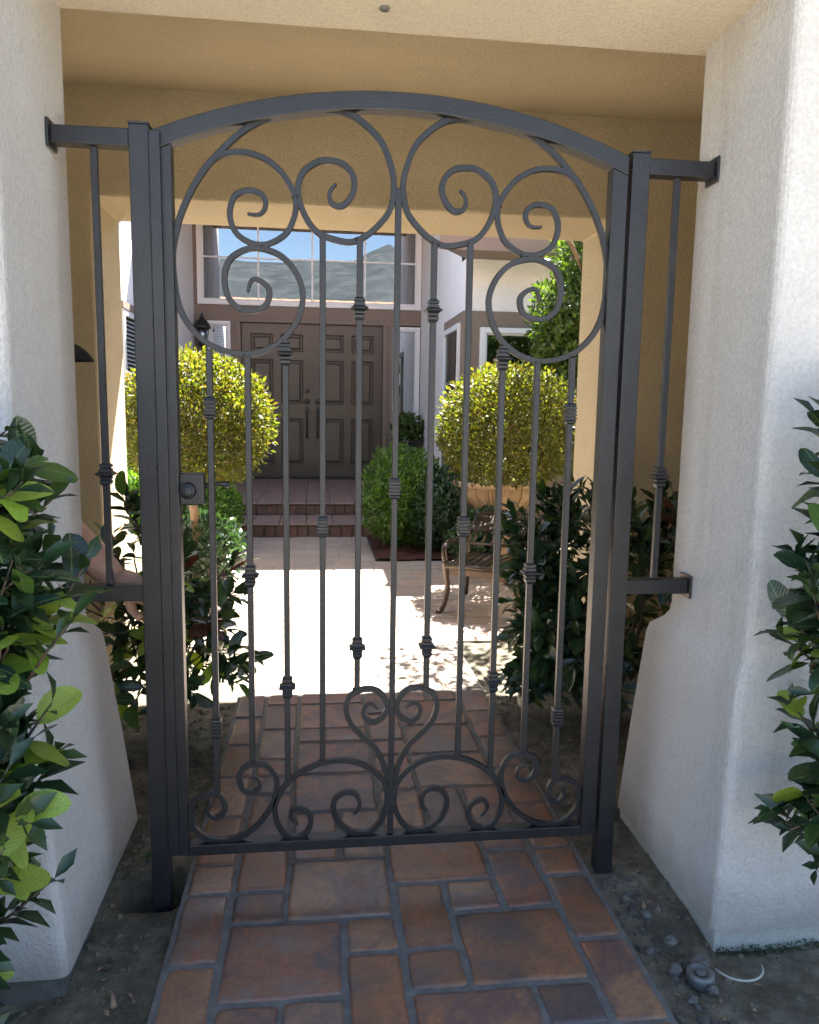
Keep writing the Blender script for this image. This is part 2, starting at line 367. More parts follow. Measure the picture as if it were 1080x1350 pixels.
class MB:
    def __init__(s):
        s.v = []; s.f = []; s.sm = []
    def add(s, vs, fs, smooth=False):
        b = len(s.v)
        s.v += [tuple(v) for v in vs]
        s.f += [tuple(i + b for i in f) for f in fs]
        s.sm += [smooth] * len(fs)
    def box(s, x0, x1, y0, y1, z0, z1):
        s.add([(x0, y0, z0), (x1, y0, z0), (x1, y1, z0), (x0, y1, z0), (x0, y0, z1), (x1, y0, z1), (x1, y1, z1), (x0, y1, z1)],
              [(0, 3, 2, 1), (4, 5, 6, 7), (0, 1, 5, 4), (1, 2, 6, 5), (2, 3, 7, 6), (3, 0, 4, 7)])
        return s
    def obox(s, c, ax, ay, az):
        """oriented box: centre and three half-axis vectors"""
        c, ax, ay, az = map(Vector, (c, ax, ay, az))
        vs = [c + sx * ax + sy * ay + sz * az for sz in (-1, 1) for sx, sy in ((-1, -1), (1, -1), (1, 1), (-1, 1))]
        s.add(vs, [(0, 3, 2, 1), (4, 5, 6, 7), (0, 1, 5, 4), (1, 2, 6, 5), (2, 3, 7, 6), (3, 0, 4, 7)])
        return s
    def prism(s, poly, axis, a, b):
        """extrude a 2-D polygon along an axis"""
        def p(u, v, w):
            return {'y': (u, w, v), 'x': (w, u, v), 'z': (u, v, w)}[axis]
        n = len(poly)
        vs = [p(u, v, a) for u, v in poly] + [p(u, v, b) for u, v in poly]
        fs = [tuple(range(n)), tuple(range(2 * n - 1, n - 1, -1))] + [((i + 1) % n, i, n + i, n + (i + 1) % n) for i in range(n)]
        s.add(vs, fs)
        return s
    def lathe(s, c, prof, n=16, smooth=True, sx=1.0, sy=1.0, rot=0.0, jitter=0.0):
        c = Vector(c); vs = []; fs = []
        for r, z in prof:
            for k in range(n):
                a = 2 * math.pi * k / n + rot
                vs.append(c + Vector((r * sx * math.cos(a), r * sy * math.sin(a), z)))
        m = len(prof)
        for i in range(m - 1):
            for k in range(n):
                fs.append((i * n + k, i * n + (k + 1) % n, (i + 1) * n + (k + 1) % n, (i + 1) * n + k))
        fs.append(tuple(range(n - 1, -1, -1))); fs.append(tuple((m - 1) * n + k for k in range(n)))
        s.add(vs, fs, smooth)
        return s
    def tube(s, pts, rad, n=6, smooth=True, ref=None, square=False, depth=None):
        """sweep along pts; rad number or list; square=True gives a square bar whose sides follow ref"""
        pts = [Vector(p) for p in pts]
        m = len(pts)
        if not hasattr(rad, '__len__'): rad = [rad] * m
        vs = []; prev = None
        for i, p in enumerate(pts):
            d = (pts[min(i + 1, m - 1)] - pts[max(i - 1, 0)])
            d.normalize()
            if ref is not None:
                b = Vector(ref)
            else:
                b = prev if prev is not None else (Vector((0, 0, 1)) if abs(d.z) < 0.9 else Vector((1, 0, 0)))
            a = d.cross(b)
            if a.length < 1e-6: a = d.orthogonal()
            a.normalize(); b2 = a.cross(d).normalized(); prev = b2
            if square:
                h = rad[i]; hd = depth if depth else h
                for ua, ub in ((-1, -1), (1, -1), (1, 1), (-1, 1)):
                    vs.append(p + a * h * ua + b2 * hd * ub)
            else:
                for k in range(n):
                    t = 2 * math.pi * k / n
                    vs.append(p + (a * math.cos(t) + b2 * math.sin(t)) * rad[i])
        q = 4 if square else n
        fs = []
        for i in range(m - 1):
            for k in range(q):
                fs.append((i * q + k, i * q + (k + 1) % q, (i + 1) * q + (k + 1) % q, (i + 1) * q + k))
        fs.append(tuple(range(q - 1, -1, -1))); fs.append(tuple((m - 1) * q + k for k in range(q)))
        s.add(vs, fs, smooth and not square)
        return s
    def ball(s, c, rx, ry=None, rz=None, n=12, m=8):
        ry = ry or rx; rz = rz or rx
        prof = [(max(1e-4, math.sin(math.pi * i / m)), -math.cos(math.pi * i / m)) for i in range(m + 1)]
        b = len(s.v)
        s.lathe((0, 0, 0), prof, n)
        s.v[b:] = [(c[0] + x * rx, c[1] + y * ry, c[2] + z * rz) for x, y, z in s.v[b:]]
        return s
    def mesh(s, name, mat, off=(0, 0, 0)):
        off = Vector(off)
        me = bpy.data.meshes.new(name)
        me.from_pydata([tuple(Vector(v) - off) for v in s.v], [], s.f)
        me.polygons.foreach_set('use_smooth', s.sm)
        me.materials.append(mat)
        me.update()
        return me
    def build(s, name, mat, parent=None, origin=None, bevel=0.0, seg=2):
        o0 = Vector(origin) if origin is not None else (ORIG[parent.name] if parent else Vector((0, 0, 0)))
        me = s.mesh(name, mat, o0)
        o = link_mesh(name, me, parent, o0)
        if bevel:
            b = o.modifiers.new('bevel', 'BEVEL'); b.width = bevel * U; b.segments = seg; b.limit_method = 'ANGLE'; b.angle_limit = math.radians(35)
            b.harden_normals = False
        return o

def catmull(P, k=8):
    P = [Vector(p) for p in P]
    out = []
    for i in range(len(P) - 1):
        p0 = P[max(i - 1, 0)]; p1 = P[i]; p2 = P[i + 1]; p3 = P[min(i + 2, len(P) - 1)]
        for j in range(k):
            t = j / k
            out.append(0.5 * ((2 * p1) + (p2 - p0) * t + (2 * p0 - 5 * p1 + 4 * p2 - p3) * t * t + (3 * p1 - p0 - 3 * p2 + p3) * t ** 3))
    out.append(P[-1])
    return out

def taubin(P, it=10):
    """smooth a traced curve without shrinking it"""
    P = [Vector(p) for p in P]
    for _ in range(it):
        for k in (.5, -.53):
            Q = P[:]
            for i in range(1, len(P) - 1):
                Q[i] = P[i] + ((P[i - 1] + P[i + 1]) * .5 - P[i]) * k
            P = Q
    return P

def relax(P, it=8):
    P = [Vector(p) for p in P]
    for _ in range(it):
        Q = P[:]
        for i in range(1, len(P) - 1):
            Q[i] = P[i] * 0.5 + (P[i - 1] + P[i + 1]) * 0.25
        P = Q
    return P

# ================================================================== THE SETTING
from mathutils import noise
def nz(x, y, z=0.0): return noise.noise(Vector((x, y, z)))

# ---- ground: one sheet, fine around the gate (with the open post hole), running on to the horizon
HOLE = Vector((-0.594, 0.055))
def ground_z(x, y):
    z = -0.024 - .034 * math.exp(-(((abs(x) - .86) / .22) ** 2 + ((y + .34) / .13) ** 2)) + .014 * math.exp(-(((x - .57) / .06) ** 2 + ((y - .03) / .07) ** 2)) + (.014 * min(1, max(0, (y - 1.55) / .4)) if abs(x) > .56 and y < 2.03 else 0) + 0.006 * nz(x * 2.3, y * 2.3) + 0.004 * nz(x * 11, y * 11, 3) + 0.0025 * nz(x * 30, y * 30, 5)
    d = math.hypot(x - HOLE.x, (y - HOLE.y) * 1.15) + 0.008 * nz(x * 20, y * 20, 9)
    t = min(1, max(0, (0.098 - d) / 0.03))
    return z - 0.26 * t * t * (3 - 2 * t)
mb = MB()
gx0, gx1, gy0, gy1, st = -2.7, 2.7, -2.4, 5.1, 0.03
nxg, nyg = int(round((gx1 - gx0) / st)), int(round((gy1 - gy0) / st))
vs = []
for j in range(nyg + 1):
    for i in range(nxg + 1):
        x, y = gx0 + i * st, gy0 + j * st
        edge = i in (0, nxg) or j in (0, nyg)
        vs.append((x, y, -0.024 if edge else ground_z(x, y)))
fs = [(j * (nxg + 1) + i, j * (nxg + 1) + i + 1, (j + 1) * (nxg + 1) + i + 1, (j + 1) * (nxg + 1) + i) for j in range(nyg) for i in range(nxg)]
mb.add(vs, fs, True)
R_ = 3500
mb.add([(-R_, -R_, -0.024), (R_, -R_, -0.024), (R_, R_, -0.024), (-R_, R_, -0.024),
        (gx0, gy0, -0.024), (gx1, gy0, -0.024), (gx1, gy1, -0.024), (gx0, gy1, -0.024)],
       [(0, 1, 5, 4), (1, 2, 6, 5), (2, 3, 7, 6), (3, 0, 4, 7)])
tag(mb.build('ground', MAT['soil']), kind='structure')
mb = MB().box(-9, 9, -16, -2.45, -0.02, -0.006)  # pale unseen slab added to bounce sunlight onto the porch
tag(mb.build('unseen_bounce_slab', MAT['bounce_slab']), kind='structure')

# ---- hills behind the photographer (seen mirrored in the tall window)
mb = MB(); nx_, ny_ = 90, 16; vs = []; fs = []
for j in range(ny_ + 1):
    t = j / ny_
    y = -700 - 800 * t
    for i in range(nx_ + 1):
        x = -1500 + 3000 * i / nx_
        s = -x / y if y else 0
        ridge = 0.184 + 0.028 * math.exp(-((s - 0.085) / 0.03) ** 2) + 0.010 * nz(s * 18, 1.3) + 0.006 * nz(s * 60, 4.2)
        h = ridge * -y * (math.sin(min(1, t * 1.05) * math.pi / 2) ** 0.8) + 14 * nz(x / 90, y / 60) * min(1, 3 * t) * (1.15 - t) + 6 * nz(x / 25, y / 30, 2) * min(1, 3 * t) * (1.1 - t)
        vs.append((x, y, max(h, -2) if j else -3))
for j in range(ny_):
    for i in range(nx_):
        a = j * (nx_ + 1) + i
        fs.append((a, a + nx_ + 1, a + nx_ + 2, a + 1))
mb.add(vs, fs, True)
tag(mb.build('hills', MAT['hill']), kind='structure')

# ---- tiled path
XL = [-0.514, -0.395, -0.26, -0.125, 0.004, 0.135, 0.268, 0.402, 0.524]
YJ = lambda j: -0.006 + 0.1215 * j
path = tag(MB().box(-0.518, 0.529, -2.4, 1.335, -0.06, -0.0045).build('path', MAT['grout'], origin=(0, 0, 0)), kind='structure')
cells = {}
fixed = [(0, -4, 1, 2), (0, -2, 1, 2), (0, 0, 1, 1), (1, -3, 2, 2), (1, -1, 1, 1), (1, 0, 1, 2), (2, -1, 2, 2), (3, -2, 1, 1), (3, -4, 1, 2),
         (1, -4, 1, 1), (2, -4, 1, 1), (4, 0, 2, 2), (4, -2, 1, 2), (5, -1, 1, 1), (6, -1, 1, 2), (5, -3, 2, 2), (4, -3, 1, 1), (4, -5, 2, 2), (6, -4, 1, 1),
         (7, 0, 1, 1), (7, -2, 1, 2), (7, -4, 1, 2), (2, 1, 1, 1), (3, 1, 1, 2), (2, 2, 1, 1)]
tiles = []
def put(i, j, w, h):
    for a in range(i, i + w):
        for b in range(j, j + h): cells[(a, b)] = 1
    tiles.append((i, j, w, h))
for q in fixed: put(*q)
rt = random.Random(21)
JMAX = 10
for j in range(-9, JMAX + 1):
    for i in range(8):
        if (i, j) in cells: continue
        if i in (0, 7): opts = [(1, 2), (1, 2), (1, 1)]
        else: opts = rt.choice([[(2, 2), (2, 1), (1, 2), (1, 1)], [(1, 2), (2, 2), (2, 1), (1, 1)], [(2, 1), (1, 1)], [(1, 1)], [(2, 2), (1, 2), (1, 1)]])
        for w, h in opts:
            if i not in (0, 7) and i + w > 7: continue
            if j + h > JMAX + 1: continue
            if all((a, b) not in cells for a in range(i, i + w) for b in range(j, j + h)):
                put(i, j, w, h); break
        else: put(i, j, 1, 1)
def tile_mesh(w, h, mat, rg, th=0.014, name='tile', chip=0.0055):
    """one worn tile: wavy outline, eased edge, slightly dished top, centred on its top"""
    hw, hh = w / 2, h / 2; n = 5; out = []
    c = 0.006
    for (ax, ay), (bx, by) in (((-hw, -hh), (hw, -hh)), ((hw, -hh), (hw, hh)), ((hw, hh), (-hw, hh)), ((-hw, hh), (-hw, -hh))):
        L = math.hypot(bx - ax, by - ay); dx, dy = (bx - ax) / L, (by - ay) / L
        for k in range(n):
            t = c + (L - 2 * c) * k / (n - 1)
            e = rg.uniform(-chip, chip) * 0.5
            out.append((ax + dx * t - dy * e, ay + dy * t + dx * e))
    m = len(out); vs = []
    for f, z in ((1.0, -th), (1.0, -0.0045), (0.0, -0.0008), (None, 0.0)):
        for x, y in out:
            if f == 1.0: vs.append((x, y, z))
            else:
                ins = 0.004 if f == 0.0 else 0.011
                vs.append((x - math.copysign(min(ins, abs(x)), x), y - math.copysign(min(ins, abs(y)), y), z + rg.uniform(-.0004, .0004)))
    vs.append((0, 0, -0.0012))
    fs = []
    for r in range(3):
        for k in range(m): fs.append((r * m + k, r * m + (k + 1) % m, (r + 1) * m + (k + 1) % m, (r + 1) * m + k))
    for k in range(m): fs.append((3 * m + k, 3 * m + (k + 1) % m, 4 * m))
    mb = MB(); mb.add(vs, fs, True)
    return mb.mesh(name, mat)
tcache = {}
GAP = 0.0155
for i, j, w, h in tiles:
    X0, X1, Y0, Y1 = XL[i], XL[i + w], YJ(j), YJ(j + h)
    wd, hd = X1 - X0 - GAP, Y1 - Y0 - GAP
    key = (round(wd, 3), round(hd, 3), rt.randrange(3))
    if key not in tcache: tcache[key] = tile_mesh(wd, hd, MAT['tile'], rt)
    q = Vector((0, 0, 1)).rotation_difference(Vector((rt.gauss(0, .006), rt.gauss(0, .006), 1)).normalized())
    tw = rt.gauss(0, .005)
    link_mesh('tile', tcache[key], path, ((X0 + X1) / 2 + rt.gauss(0, .001), (Y0 + Y1) / 2 + rt.gauss(0, .001), rt.gauss(0.0005, .0009)), q @ Matrix.Rotation(tw, 4, 'Z').to_quaternion())

# ---- patio of pale brick pavers and the brick walk beyond it
PX0, PX1, PY0, PY1 = -1.25, 1.12, 1.34, 4.15
pm = MB().box(PX0, PX1, 2.03, PY1, -0.06, -0.0042); pm.box(-.52, .53, PY0, 2.0299, -.06, -.0042)
patio = tag(pm.build('patio', MAT['patio_grout'], origin=(0, 0, 0)), kind='structure')
walk = tag(MB().box(-0.86, 0.27, PY1 + .002, 5.33, -0.06, -0.0042).build('brick_path', MAT['patio_grout'], origin=(0, 0, 0)), kind='structure')
pv = [tile_mesh(0.282, 0.128, MAT['paver'], rt, name='brick_paver', chip=.002) for _ in range(3)]
def pave(par, x0, x1, y0, y1, bw, bh):
    r = 0; y = y0
    while y + bh <= y1 + 0.02:
        x = x0 - (bw / 2 if r % 2 else 0)
        while x < x1 - 0.02:
            a, b = max(x, x0), min(x + bw, x1)
            if b - a > 0.05:
                link_mesh('brick_paver', rt.choice(pv), par, ((a + b) / 2, y + bh / 2, rt.gauss(0, .0008)), None, ((b - a - .010) / 0.282, (bh - .010) / 0.128, 1))
            x += bw
        y += bh; r += 1
pave(patio, -.52, .53, PY0, 2.045, 0.296, 0.1405)
pave(patio, PX0, PX1, 2.044, PY1, 0.296, 0.1405)
pave(walk, -0.86, 0.27, PY1 + .004, 5.33, 0.2825, 0.1178)

# ---- mulched planting beds on both sides of the brick walk
mb = MB()
for bx0, bx1 in ((-1.8, -0.872), (0.282, 1.168)):
    k = 26; m = 40; vs = []; fs = []
    for j in range(m + 1):
        for i in range(k + 1):
            x, y = bx0 + (bx1 - bx0) * i / k, 4.16 + (5.9 - 4.16) * j / m
            vs.append((x, y, 0.012 + 0.02 * nz(x * 7, y * 7) + 0.012 * nz(x * 26, y * 26)))
    for j in range(m):
        for i in range(k): fs.append((j * (k + 1) + i, j * (k + 1) + i + 1, (j + 1) * (k + 1) + i + 1, (j + 1) * (k + 1) + i))
    mb.add(vs, fs, True)
tag(mb.build('planting_bed', MAT['mulch']), kind='structure')

# ---- two steps up to the front door
steps = MB()
steps.box(-1.3, 0.95, 5.345, 5.95, -0.05, 0.105)
steps.box(-1.78, 1.16, 5.955, 8.54, -0.05, 0.225)
steps = tag(steps.build('steps', MAT['grout'], origin=(0, 5.3, 0)), kind='structure')
bm_ = MB().box(-.043, .043, -.010, .012, -.05, .05).mesh('brick', MAT['brick'])
for x0, x1, yf, z0, z1 in ((-1.3, .95, 5.338, 0.0, .102), (-1.78, 1.16, 5.947, .135, .222)):
    n = int((x1 - x0) / .098); d = (x1 - x0) / n
    for k in range(n):
        link_mesh('brick', bm_, steps, (x0 + d * (k + .5), yf + rt.gauss(0, .002), (z0 + z1) / 2), None, (d / .098, 1, (z1 - z0) / .1))
def nosing(w):
    mb = MB(); prof = [(-.02, -.014)] + [(-.02 - .012 * math.sin(a), -.0 - .013 + .013 * (-math.cos(a)) + .012) for a in [math.pi * k / 5 for k in range(6)]] + [(.30, .0), (.30, -.014)]
    prof = [(-.004, -.022), (-.016, -.020), (-.022, -.012), (-.018, -.003), (-.008, 0), (.20, 0), (.20, -.022)]
    return mb.prism([(y, z) for y, z in prof], 'x', -w / 2, w / 2).mesh('step_tile', MAT['steptile'])
nm = nosing(.237)
for x0, x1, yf, zt in ((-1.3, .95, 5.33, .128), (-1.78, 1.16, 5.94, .250)):
    n = int(round((x1 - x0) / .245)); d = (x1 - x0) / n
    for k in range(n):
        link_mesh('step_tile', nm, steps, (x0 + d * (k + .5), yf, zt + rt.gauss(0, .0006)), None, (d / .245, 1, 1))
lt = [tile_mesh(.24, .24, MAT['steptile'], rt, th=.024, name='landing_tile') for _ in range(3)]
for jy in range(12):
    y = 6.145 + .205 * jy
    for k in range(12):
        link_mesh('landing_tile', rt.choice(lt), steps, (-1.78 + .245 * (k + .5), y + .1, .250 + rt.gauss(0, .0006)), None, (1, .8, 1))
for jy in range(2):
    for k in range(9):
        link_mesh('landing_tile', rt.choice(lt), steps, (-1.3 + .25 * (k + .5), 5.535 + .205 * jy + .1, .128 + rt.gauss(0, .0006)), None, (1, .8, 1))

# ---- the entry portico: two flared white piers, lintel, tan passage, second opening, tiled roof
portico = empty('entry_portico', (0, 0, 0), 'stucco entry portico with flared white piers and a tan passage around the iron gate', 'portico')
def pier(sgn, levels):
    """loft with rounded passage-side corners; levels = (z, inner face, front y, back y)"""
    mb = MB(); ring = []; r = 0.022
    for z, xi, yf, yb in levels:
        pts = [(4.2, yf)]
        for k in range(5):
            a = -math.pi / 2 - k * math.pi / 8
            pts.append((xi + r + r * math.cos(a), yf + r + r * math.sin(a)))
        for k in range(5):
            a = math.pi - k * math.pi / 8
            pts.append((xi + r + r * math.cos(a), yb - r + r * math.sin(a)))
        pts.append((4.2, yb))
        ring.append([(sgn * x, y, z) for x, y in pts])
    n = len(ring[0]); vs = [p for q in ring for p in q]; fs = []
    for i in range(len(ring) - 1):
        for k in range(n):
            a, b, c, d = i * n + k, i * n + (k + 1) % n, (i + 1) * n + (k + 1) % n, (i + 1) * n + k
            fs.append((a, b, c, d) if sgn < 0 else (d, c, b, a))
    m = len(ring) - 1
    fs.append(tuple(range(n - 1, -1, -1)) if sgn < 0 else tuple(range(n)))
    fs.append(tuple(m * n + k for k in range(n)) if sgn < 0 else tuple(m * n + k for k in range(n - 1, -1, -1)))
    mb.add(vs, fs, False)
    return mb
def lev(xb, xs, xt, yb0, yb1, yb2):
    L = [(.008, xb, -.275, yb0), (.3, xb + (xs - xb) * .5, -.275, yb0 + (yb1 - yb0) * .45), (.585, xs, -.275, yb1), (.615, xs + .004, -.275, yb1 - .012),
         (.65, xt - .003, -.272, yb2 + .035), (.675, xt, -.272, yb2 + .008), (.70, xt, -.272, yb2), (2.085, xt, -.272, yb2)]
    return L
pier(1, lev(.725, .742, .760, .315, .225, .118)).build('pier', MAT['white'], portico)
pier(-1, lev(.704, .742, .760, .372, .245, .152)).build('pier', MAT['white'], portico)
for sgn, xb in ((1, .732), (-1, .712)):
    mb = MB(); a, b = sorted((sgn * (xb + .002), sgn * 4.2)); mb.box(a, b, -.268, .30, -.2, .0075)
    mb.build('pier_footing', MAT['footing'] if sgn > 0 else MAT['stone'], portico, bevel=.004)
MB().box(-4.2, 4.2, -.272, .135, 2.085, 2.75).build('lintel', MAT['cream'], portico)
MB().prism([(-.012, 0), (-.006, .006), (.006, .006), (.012, 0), (.006, -.006), (-.006, -.006)], 'z', 2.081, 2.0852)
mb = MB().lathe((-.036, .025, 2.080), [(.002, 0), (.011, .0005), (.012, .006)], 12); mb.build('soffit_cap', MAT['stone'], portico)
MB().box(-2.0, 2.0, .1355, 1.7395, 2.53, 2.62).build('ceiling', MAT['tan'], portico)
for sgn in (1, -1):
    a, b = sorted((sgn * 2.0, sgn * 2.2)); MB().box(a, b, .13, 1.74, -.1, 2.62).build('side_wall', MAT['tan'], portico)
MB().prism([(-4.2, -.1), (-1.145, -.1), (-1.145, 2.085), (1.19, 2.085), (1.19, -.1), (4.2, -.1), (4.2, 2.75), (-4.2, 2.75)], 'y', 1.74, 2.205).build('inner_wall', MAT['tan'], portico, bevel=.012)
for xs_, sgn in ((-1.145, 1), (1.19, -1)):
    f = lambda d: xs_ + sgn * d
    mb = MB(); prof = [(-.01, -.1), (.105, -.1), (.075, .46), (.045, .52), (.002, .55), (-.01, .55)]
    mb.prism([(f(d), z) for d, z in prof], 'y', 1.70, 2.245).build('jamb_base', MAT['tan'], portico, bevel=.01)
roof = MB()
roof.prism([(-.75, 2.66), (-.75, 2.76), (.95, 3.54), (2.92, 2.76), (2.92, 2.66), (2.3, 2.752), (-.3, 2.752)], 'x', -4.3, 4.3)
roof = roof.build('roof', MAT['eave'], portico)
mb = MB()
for k in range(46):
    x = -4.2 + k * .1867
    for y0, z0, y1, z1 in ((-.8, 2.77, .93, 3.555), (2.97, 2.77, .97, 3.555)):
        m = 8
        for q in range(m):
            a = Vector((x, y0 + (y1 - y0) * q / m, z0 + (z1 - z0) * q / m)); b = Vector((x, y0 + (y1 - y0) * (q + 1.1) / m, z0 + (z1 - z0) * (q + 1.1) / m - .012))
            mb.tube([a, b], [.082, .066], 8)
for k in range(24):
    x = -4.3 + k * .36
    mb.tube([(x, .95, 3.555), (x + .39, .95, 3.56)], [.10, .085], 8)
tag(mb.build('roof_tiles', MAT['rooftile'], roof), kind='stuff')

# ---- the house
house = empty('house', (0, 8.55, 0), 'taupe and white stucco house front with double doors and a tall window over them', 'house')
FY = 8.55
mb = MB()
for x0, x1, z0, z1 in ((-1.78, -1.62, .2, 2.31), (-1.32, -1.19, .2, 2.31), (.67, .80, .2, 2.31), (1.17, 1.216, .2, 2.31), (-1.62, -1.32, .2, .85), (.80, 1.17, .2, .84),
                       (-1.78, 1.216, 2.31, 2.51), (-1.78, -1.735, 2.51, 3.62), (1.175, 1.216, 2.51, 3.62), (-1.78, 1.216, 3.62, 4.3)):
    mb.box(x0, x1, FY, FY + .22, z0, z1)
mb.build('front_wall', MAT['taupe'], house)
mb = MB(); mb.box(-1.255, -1.19, FY - .022, FY + .1, .25, 2.30); mb.box(.67, .735, FY - .022, FY + .1, .25, 2.30); mb.box(-1.255, .735, FY - .024, FY + .1, 2.30, 2.355)
mb.build('door_casing', MAT['taupe'], house, bevel=.005)
MB().box(-1.19, .67, FY - .03, FY + .12, .2505, .272).build('door_threshold', MAT['black'], house)
# backing box behind the panes, the unlit room's darkness put into its colour
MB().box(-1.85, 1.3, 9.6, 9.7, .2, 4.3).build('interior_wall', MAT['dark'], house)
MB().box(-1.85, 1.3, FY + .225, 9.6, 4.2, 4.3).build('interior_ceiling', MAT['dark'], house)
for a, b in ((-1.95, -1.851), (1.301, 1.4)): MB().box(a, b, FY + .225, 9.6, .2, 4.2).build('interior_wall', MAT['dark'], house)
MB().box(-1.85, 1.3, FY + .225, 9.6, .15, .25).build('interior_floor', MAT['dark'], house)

def door_leaf(x0, x1, hinge_left):
    z0, z1 = .276, 2.297; y = FY + .045; T = .045
    w = x1 - x0; st = .118; mid = (x0 + x1) / 2
    xs = [(x0 + st, mid - .05), (mid + .05, x1 - st)]
    zs = [(.44, 1.06), (1.25, 1.83), (1.935, 2.165)]
    mb = MB()
    for a, b in ((x0, x0 + st), (mid - .05, mid + .05), (x1 - st, x1)): mb.box(a, b, y, y + T, z0, z1)
    for a, b in ((z0, .44), (1.06, 1.25), (1.83, 1.935), (2.165, z1)):
        for c, d in xs: mb.box(c, d, y, y + T, a, b)
    for c, d in xs:
        for a, b in zs: mb.box(c, d, y + .028, y + T - .001, a, b)
    dr = mb.build('door', MAT['door'], house)
    for c, d in xs:
        for a, b in zs:
            q = MB(); i0, i1 = .012, .045
            vs = []
            for ins, yy in ((.0, y + .004), (.011, y + .018), (.016, y + .0265), (.030, y + .0265), (.055, y + .007)):
                vs += [(c + ins, yy, a + ins), (d - ins, yy, a + ins), (d - ins, yy, b - ins), (c + ins, yy, b - ins)]
            fs = [(r * 4 + k, r * 4 + (k + 1) % 4, r * 4 + 4 + (k + 1) % 4, r * 4 + 4 + k) for r in range(4) for k in range(4)] + [(16, 17, 18, 19)]
            q.add(vs, fs); q.build('panel', MAT['door'], dr)
    return dr
dl = door_leaf(-1.187, -.268, True); dr = door_leaf(-.258, .667, False)
MB().box(-.285, -.245, FY + .028, FY + .044, .276, 2.297).build('astragal', MAT['door'], dl)
def hardware(door, x, bolt):
    y = FY + .045
    mb = MB()
    def disc(z, r, t):
        b = len(mb.v); mb.lathe((0, 0, 0), [(r, 0), (r, t * .6), (r * .8, t), (r * .4, t)], 14)
        mb.v[b:] = [(x + p[0], y - p[2], z + p[1]) for p in mb.v[b:]]
    if bolt: disc(1.425, .030, .02)
    disc(1.29, .036, .025)
    mb.build('deadbolt', MAT['black'], door, bevel=0)
    mb = MB(); mb.box(x - .028, x + .028, y - .010, y, 1.13, 1.215)
    mb.box(x - .022, x + .022, y - .010, y, .79, .85)
    mb.tube(catmull([(x, y - .008, 1.16), (x, y - .05, 1.15), (x, y - .06, 1.08), (x, y - .048, .98), (x, y - .052, .88), (x, y - .03, .82), (x, y - .006, .815)], 5), [.012] * 12 + [.015] * 8 + [.011] * 11, 8)
    mb.box(x - .012, x + .012, y - .055, y - .02, 1.165, 1.178)
    mb.build('handle', MAT['black'], door)
hardware(dl, -.335, True); hardware(dr, -.195, False)

def window(par, x0, x1, z0, z1, y, fw, cols, rows, mat='glass', slats=0, depth=.10, mw=.0105):
    """framed window facing -Y: frame > pane, muntin, blind"""
    mb = MB()
    mb.box(x0, x1, y - .02, y + depth, z1 - fw, z1); mb.box(x0, x1, y - .02, y + depth, z0, z0 + fw)
    mb.box(x0, x0 + fw, y - .02, y + depth, z0 + fw, z1 - fw); mb.box(x1 - fw, x1, y - .02, y + depth, z0 + fw, z1 - fw)
    f2 = fw + .018
    mb.box(x0 + fw, x1 - fw, y + .01, y + depth - .01, z1 - f2, z1 - fw); mb.box(x0 + fw, x1 - fw, y + .01, y + depth - .01, z0 + fw, z0 + f2)
    mb.box(x0 + fw, x0 + f2, y + .01, y + depth - .01, z0 + f2, z1 - f2); mb.box(x1 - f2, x1 - fw, y + .01, y + depth - .01, z0 + f2, z1 - f2)
    w = mb.build('window', MAT['vinyl'], par, origin=((x0 + x1) / 2, y, z0), bevel=.003, seg=1)
    MB().box(x0 + f2, x1 - f2, y + .03, y + .036, z0 + f2, z1 - f2).build('pane', MAT[mat], w)
    for c in cols: MB().box(c - mw, c + mw, y + .020, y + .0295, z0 + f2, z1 - f2).build('muntin', MAT['vinyl'], w)
    for c in rows: MB().box(x0 + f2, x1 - f2, y + .022, y + .0297, c - mw, c + mw).build('muntin', MAT['vinyl'], w)
    if slats:
        mb = MB(); z = z0 + f2 + .02
        while z < z1 - f2 - .02:
            mb.obox(((x0 + x1) / 2, y + .075, z), ((x1 - x0) / 2 - f2 - .004, 0, 0), (0, .016, .009), (0, -.0006, .001)); z += slats
        mb.build('blind', MAT['blind'], w)
    return w
for x0, x1 in ((-1.66, -1.36), (.82, 1.10)):                 # folded dark strips added to darken both sides of the tall window
    mb = MB(); n = 14; pts = [(x0 + (x1 - x0) * k / n, FY + .13 + .022 * math.sin(k * 1.9)) for k in range(n + 1)]
    mb.prism(pts + [(x, y + .006) for x, y in pts[::-1]], 'z', 2.53, 3.6)
    mb.build('added_dark_strip', MAT['added_dark_strip'], house)
window(house, -1.732, 1.172, 2.512, 3.615, FY, .062, (-.957, -.263, .427), (3.113,))
window(house, -1.618, -1.322, .852, 2.306, FY, .045, (), (), 'glass2', .034)
window(house, .803, 1.167, .843, 2.29, FY, .045, (), (), 'glass2', .034)
# left side: low wing wall, then the taller wall beside the doors; window in the wall
MB().box(-2.02, -1.802, 2.21, 5.895, -.1, 2.62).build('side_wall', MAT['house_white'], house)
MB().box(-2.02, -1.781, 5.9, 8.78, -.1, 4.1).build('side_wall', MAT['house_white'], house)
mb = MB(); X = -1.80
for y0, y1, z0, z1 in ((4.86, 5.76, 1.94, 1.99), (4.86, 5.76, .95, 1.0), (4.86, 4.91, 1.0, 1.94), (5.71, 5.76, 1.0, 1.94), (5.30, 5.33, 1.0, 1.94)): mb.box(X, X + .03, y0, y1, z0, z1)
w = mb.build('window', MAT['vinyl'], house, origin=(X, 5.3, .95))
MB().box(X + .003, X + .008, 4.91, 5.71, 1.0, 1.94).build('pane', MAT['dark'], w)  # opaque sheet, darkness behind the glass put into its colour
mb = MB()
for k in range(26): mb.obox((X + .014, 5.31, 1.03 + .035 * k), (0, .395, 0), (.005, 0, -.010), (.0006, 0, .0006))
mb.build('blind', MAT['blind'], w)
